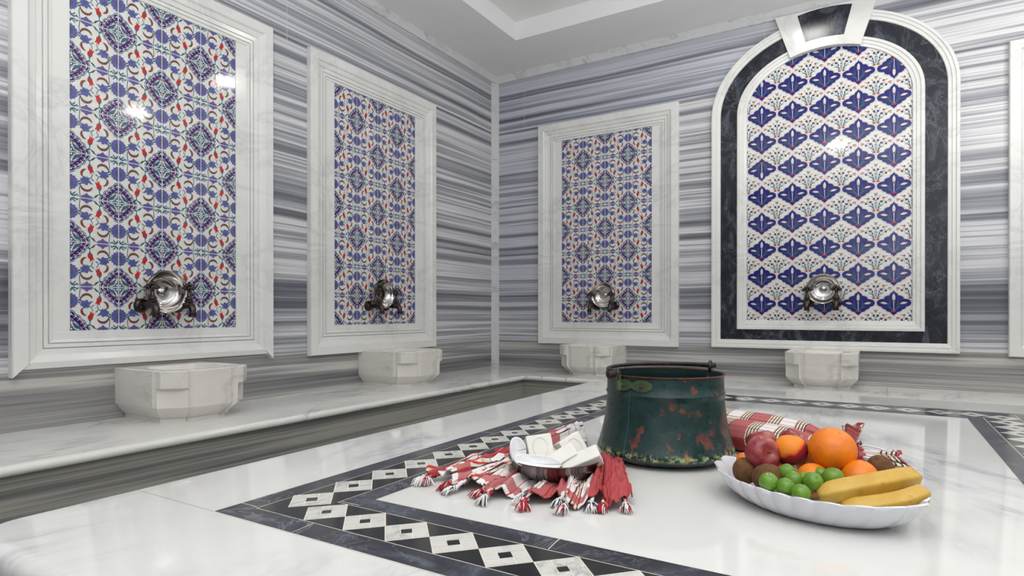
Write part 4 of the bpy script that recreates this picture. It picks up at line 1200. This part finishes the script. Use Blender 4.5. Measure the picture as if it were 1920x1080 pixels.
M['kiwi'] = fruit_mat('fuzzy_kiwi_skin', [(0.3, (78,48,22)), (0.7, (116,78,42))], 90, 0.85, 0.6, 700)
M['plum'] = fruit_mat('green_plum_skin', [(0.3, (78,120,26)), (0.7, (112,152,46))], 25, 0.3, 0.0, 60, (220, (170,200,110), 0.5))
M['banana'] = fruit_mat('banana_skin', [(0.3, (184,142,44)), (0.7, (204,168,76))], 18, 0.45, 0.08, 60, (60, (150,104,40), 0.35))
M['bantip'] = plain('brown_banana_tip', (118,84,44), 0.7, var=0.2, scale=90)
M['stem'] = plain('brown_fruit_stem', (84,64,40), 0.8, var=0.2, scale=90)
def round_fruit(name, label, cat, u, v, rpx, d, mat, kind, tilt=(0, 0, 0), sc=(1, 1, 1), group=None):
    p = at(u, v, d); r = rpx*d/F
    o = thing(name, label, cat, p, 0, group)
    o.rotation_euler = (CR @ Euler(tilt, 'XYZ').to_matrix().to_4x4()).to_euler()
    bm = bmesh.new(); prof = []
    n = 30
    for k in range(n+1):
        a = -PI/2+PI*k/n; rr, z = cos(a), sin(a)
        if kind == 'apple':
            dip = 0.42*math.exp(-((1-abs(sin(a)))/0.09))*(1 if a > 0 else 0.5)
            rr *= 1.0+0.06*sin(a); z = z*0.90-dip*(1 if a > 0 else -1)*0.75
        elif kind == 'peach':
            z = z*0.95-(0.14*math.exp(-((1-sin(a))/0.06)) if a > 0 else 0)
        elif kind == 'orange': z = z*0.96-(0.03*math.exp(-((1-sin(a))/0.02)) if a > 0 else 0)
        elif kind == 'plum': z = z*0.98-(0.10*math.exp(-((1-sin(a))/0.03)) if a > 0 else 0)
        prof.append((max(rr, 0.004)*r, z*r))
    def mod(a, rr, z):
        if kind == 'peach' or kind == 'plum': return 1-0.06*math.exp(-((((a+PI) % (2*PI))-PI)/0.16)**2)
        if kind == 'apple': return 1+0.018*cos(5*a)
        return 1.0
    lathe(bm, prof, 48, mod=mod, cap0=True, cap1=True)
    for vt in bm.verts: vt.co = Vector((vt.co.x*sc[0], vt.co.y*sc[1], vt.co.z*sc[2]))
    obj('flesh', bm, mat, o, smooth=80)
    if kind == 'apple' and r > 0.0295:
        bm = bmesh.new(); z0 = 0.60*r; tube(bm, [(0, 0, z0-0.03*r), (0.01*r, 0, z0+0.12*r), (0.05*r, 0, z0+0.26*r)], [0.04*r, 0.035*r, 0.055*r], 8)
        obj('stalk', bm, M['stem'], o, smooth=60)
    if kind == 'orange':
        bm = bmesh.new(); lathe(bm, [(0.045*r, 0.925*r), (0.04*r, 0.945*r), (0.001, 0.95*r)], 10); obj('navel', bm, plain('pale_navel', (190,170,90), 0.7), o)
    if kind == 'kiwi':
        bm = bmesh.new(); lathe(bm, [(0.16*r, 0.975*r*sc[2]), (0.12*r, 1.03*r*sc[2]), (0.001, 1.02*r*sc[2])], 10); obj('blossom_end', bm, M['stem'], o)
    if kind == 'plum':
        bm = bmesh.new(); lathe(bm, [(0.07*r, 0.86*r), (0.06*r, 0.90*r), (0.001, 0.90*r)], 8); obj('stalk_scar', bm, M['stem'], o)
    return o
AP, OR, KI, PL = 'red apples in the white dish', 'oranges in the white dish', 'kiwis in the white dish', 'green plums in the white dish'
round_fruit('orange', 'largest orange, on top of the fruit heap', 'orange', 1561, 846, 42, 1.055, M['orange'], 'orange', (0.5, 0.1, 0), group=OR)
round_fruit('orange', 'orange at the right, just behind the upper banana', 'orange', 1613, 899, 33, 1.015, M['orange'], 'orange', (1.0, 0.3, 0), group=OR)
round_fruit('orange', 'low orange in the middle, right behind the green plums', 'orange', 1525, 902, 30, 1.035, M['orange'], 'orange', (0.9, -0.3, 0), group=OR)
round_fruit('orange', 'mostly hidden orange directly under the largest orange', 'orange', 1521, 872, 28, 1.11, M['orange'], 'orange', (0.9, 1.0, 0), group=OR)
round_fruit('apple', 'mottled red apple with its stalk end facing us, left of the heap', 'apple', 1429, 853, 32, 1.095, M['apple'], 'apple', (1.25, 0.55, 0), group=AP)
round_fruit('apple', 'dark red apple behind the front left apple', 'apple', 1428, 832, 27, 1.165, M['apple'], 'apple', (-0.2, -0.2, 0), group=AP)
round_fruit('apple', 'dark red apple at the back between the peach and the largest orange', 'apple', 1490, 835, 28, 1.165, M['apple'], 'apple', (0.3, 0.5, 0), group=AP)
round_fruit('apple', 'red apple almost buried under the peach, behind the green plums', 'apple', 1468, 889, 24, 1.09, M['apple'], 'apple', (0.1, 0.2, 0), group=AP)
round_fruit('peach', 'orange and crimson peach on top of the heap beside the apples', 'peach', 1483, 846, 30, 1.095, M['peach'], 'peach', (0, 0, 0))
round_fruit('peach', 'small orange-coloured fruit peeping out between the left kiwi and apple', 'peach', 1396, 866, 15, 1.15, M['orange'], 'peach', (0.2, 0.5, 0.3))
round_fruit('kiwi', 'leftmost kiwi, standing at the left end of the dish', 'kiwi', 1397, 886, 22, 1.10, M['kiwi'], 'kiwi', (0.1, -0.2, 0), (1, 1, 1.12), group=KI)
round_fruit('kiwi', 'kiwi lying behind the leftmost green plum', 'kiwi', 1441, 899, 26, 1.055, M['kiwi'], 'kiwi', (1.0, 1.2, 0), (1, 1, 1.22), group=KI)
round_fruit('kiwi', 'kiwi at the right back of the dish, above the bananas', 'kiwi', 1651, 882, 24, 1.055, M['kiwi'], 'kiwi', (0.4, -0.5, 0), (1, 1, 1.1), group=KI)
for (u, v, r, d, lb) in ((1477, 888, 15.5, 1.035, 'green plum highest at the left, in front of the buried apple'), (1442, 907, 18, 0.995, 'leftmost green plum, against the kiwi'),
                         (1474, 916, 17, 0.975, 'green plum resting on the dish edge, second from the left in front'), (1489, 903, 17, 1.005, 'green plum in the centre of the cluster'),
                         (1502, 928, 17.5, 0.955, 'lowest green plum, touching the banana tip'), (1507, 902, 14, 1.02, 'small green plum behind the centre of the cluster'),
                         (1525, 906, 18, 0.985, 'green plum showing its stalk scar, above the banana tip'), (1539, 892, 13, 1.02, 'small green plum at the back, in front of the low orange'),
                         (1563, 899, 19.5, 1.0, 'rightmost green plum, touching the upper banana'), (1457, 923, 12, 0.99, 'nearly hidden green plum low between two others at the dish rim')):
    round_fruit('green_plum', lb, 'plum', u, v, r, d, M['plum'], 'plum', (0.7+random.uniform(-0.5, 0.5), random.uniform(-0.6, 0.6), random.uniform(0, 3)), group=PL)
def banana(label, pts, r):
    o = thing('banana', label, 'banana', at(*pts[1]), 0, 'bananas in the white dish')
    base = o.location.copy(); P = [at(*p)-base for p in pts]; n = 36
    path = [spline(P, k/n) for k in range(n+1)]
    prof = lambda a, t: 1/max(0.85, cos(((a+0.35+PI/5) % (2*PI/5))-PI/5))*0.955
    rad = [r*(0.42+0.58*min(1, (k/n)/0.16)**0.6)*(0.50+0.50*min(1, (1-k/n)/0.13)**0.6) for k in range(n+1)]
    bm = bmesh.new(); tube(bm, path, rad, 40, prof=prof)
    obj('peel', bm, M['banana'], o, smooth=60)
    bm = bmesh.new(); d = (path[0]-path[1]).normalized()
    tube(bm, [path[0]-d*0.001, path[0]+d*0.004, path[0]+d*0.010, path[0]+d*0.012], [rad[0]*1.0, rad[0]*0.86, rad[0]*0.62, rad[0]*0.40], 20)
    obj('blossom_tip', bm, M['bantip'], o, smooth=60)
    bm = bmesh.new(); d = (path[-1]-path[-2]).normalized()
    tube(bm, [path[-1]-d*0.001, path[-1]+d*0.004, path[-1]+d*0.009], [rad[-1]*1.0, rad[-1]*0.7, rad[-1]*0.45], 20)
    obj('stem_stub', bm, M['banana'], o, smooth=60)
    return o
banana('upper banana, lying across the right of the dish', [(1533, 933, 0.975), (1580, 922, 0.968), (1640, 911, 0.968), (1690, 902, 0.978), (1716, 899, 0.995)], 0.0170)
banana('lower banana, half hidden in the dish under the other one', [(1578, 957, 0.955), (1625, 953, 0.945), (1680, 945, 0.938), (1718, 934, 0.940), (1730, 929, 0.948)], 0.0150)

# ------------------------------------------------------------------ light
w = bpy.data.worlds.new('world'); SC.world = w; w.use_nodes = True
bg = w.node_tree.nodes['Background']; bg.inputs[0].default_value = (0.86, 0.92, 1.0, 1); bg.inputs[1].default_value = 0.6
def area(name, loc, rot, sx, sy, power, col=(1, 1, 1)):
    l = bpy.data.lights.new(name, 'AREA'); l.shape = 'RECTANGLE'; l.size = sx; l.size_y = sy; l.energy = power; l.color = col
    o = bpy.data.objects.new(name, l); COL.objects.link(o); o.location = loc; o.rotation_euler = rot
    return o
area('ceiling_fill', (3.5, -5.2, 0.75), (PI, 0, 0), 1.8, 1.2, 180, (0.985, 0.99, 1.0))  # added fill aimed up, brightens the room off the ceiling; no real lamp here
area('ceiling_fill_far', (4.7, -2.3, 0.7), (PI, 0, 0), 1.0, 1.6, 62, (0.985, 0.99, 1.0))  # second added fill for the dim far ceiling; stands for no fixture
for i, (x, y) in enumerate(((2.56, -0.98), (2.54, -4.75), (4.3, -0.98), (4.3, -4.75))):
    l = bpy.data.lights.new('downlight', 'AREA'); l.shape = 'DISK'; l.size = 0.22; l.energy = 10; l.color = (1, 0.97, 0.92)
    o = bpy.data.objects.new('downlight', l); COL.objects.link(o); o.location = (x, y, 2.80)

SC.view_settings.view_transform = 'Standard'; SC.view_settings.look = 'None'
SC.view_settings.exposure = -0.2; SC.view_settings.gamma = 1
SC.view_settings.use_curve_mapping = False
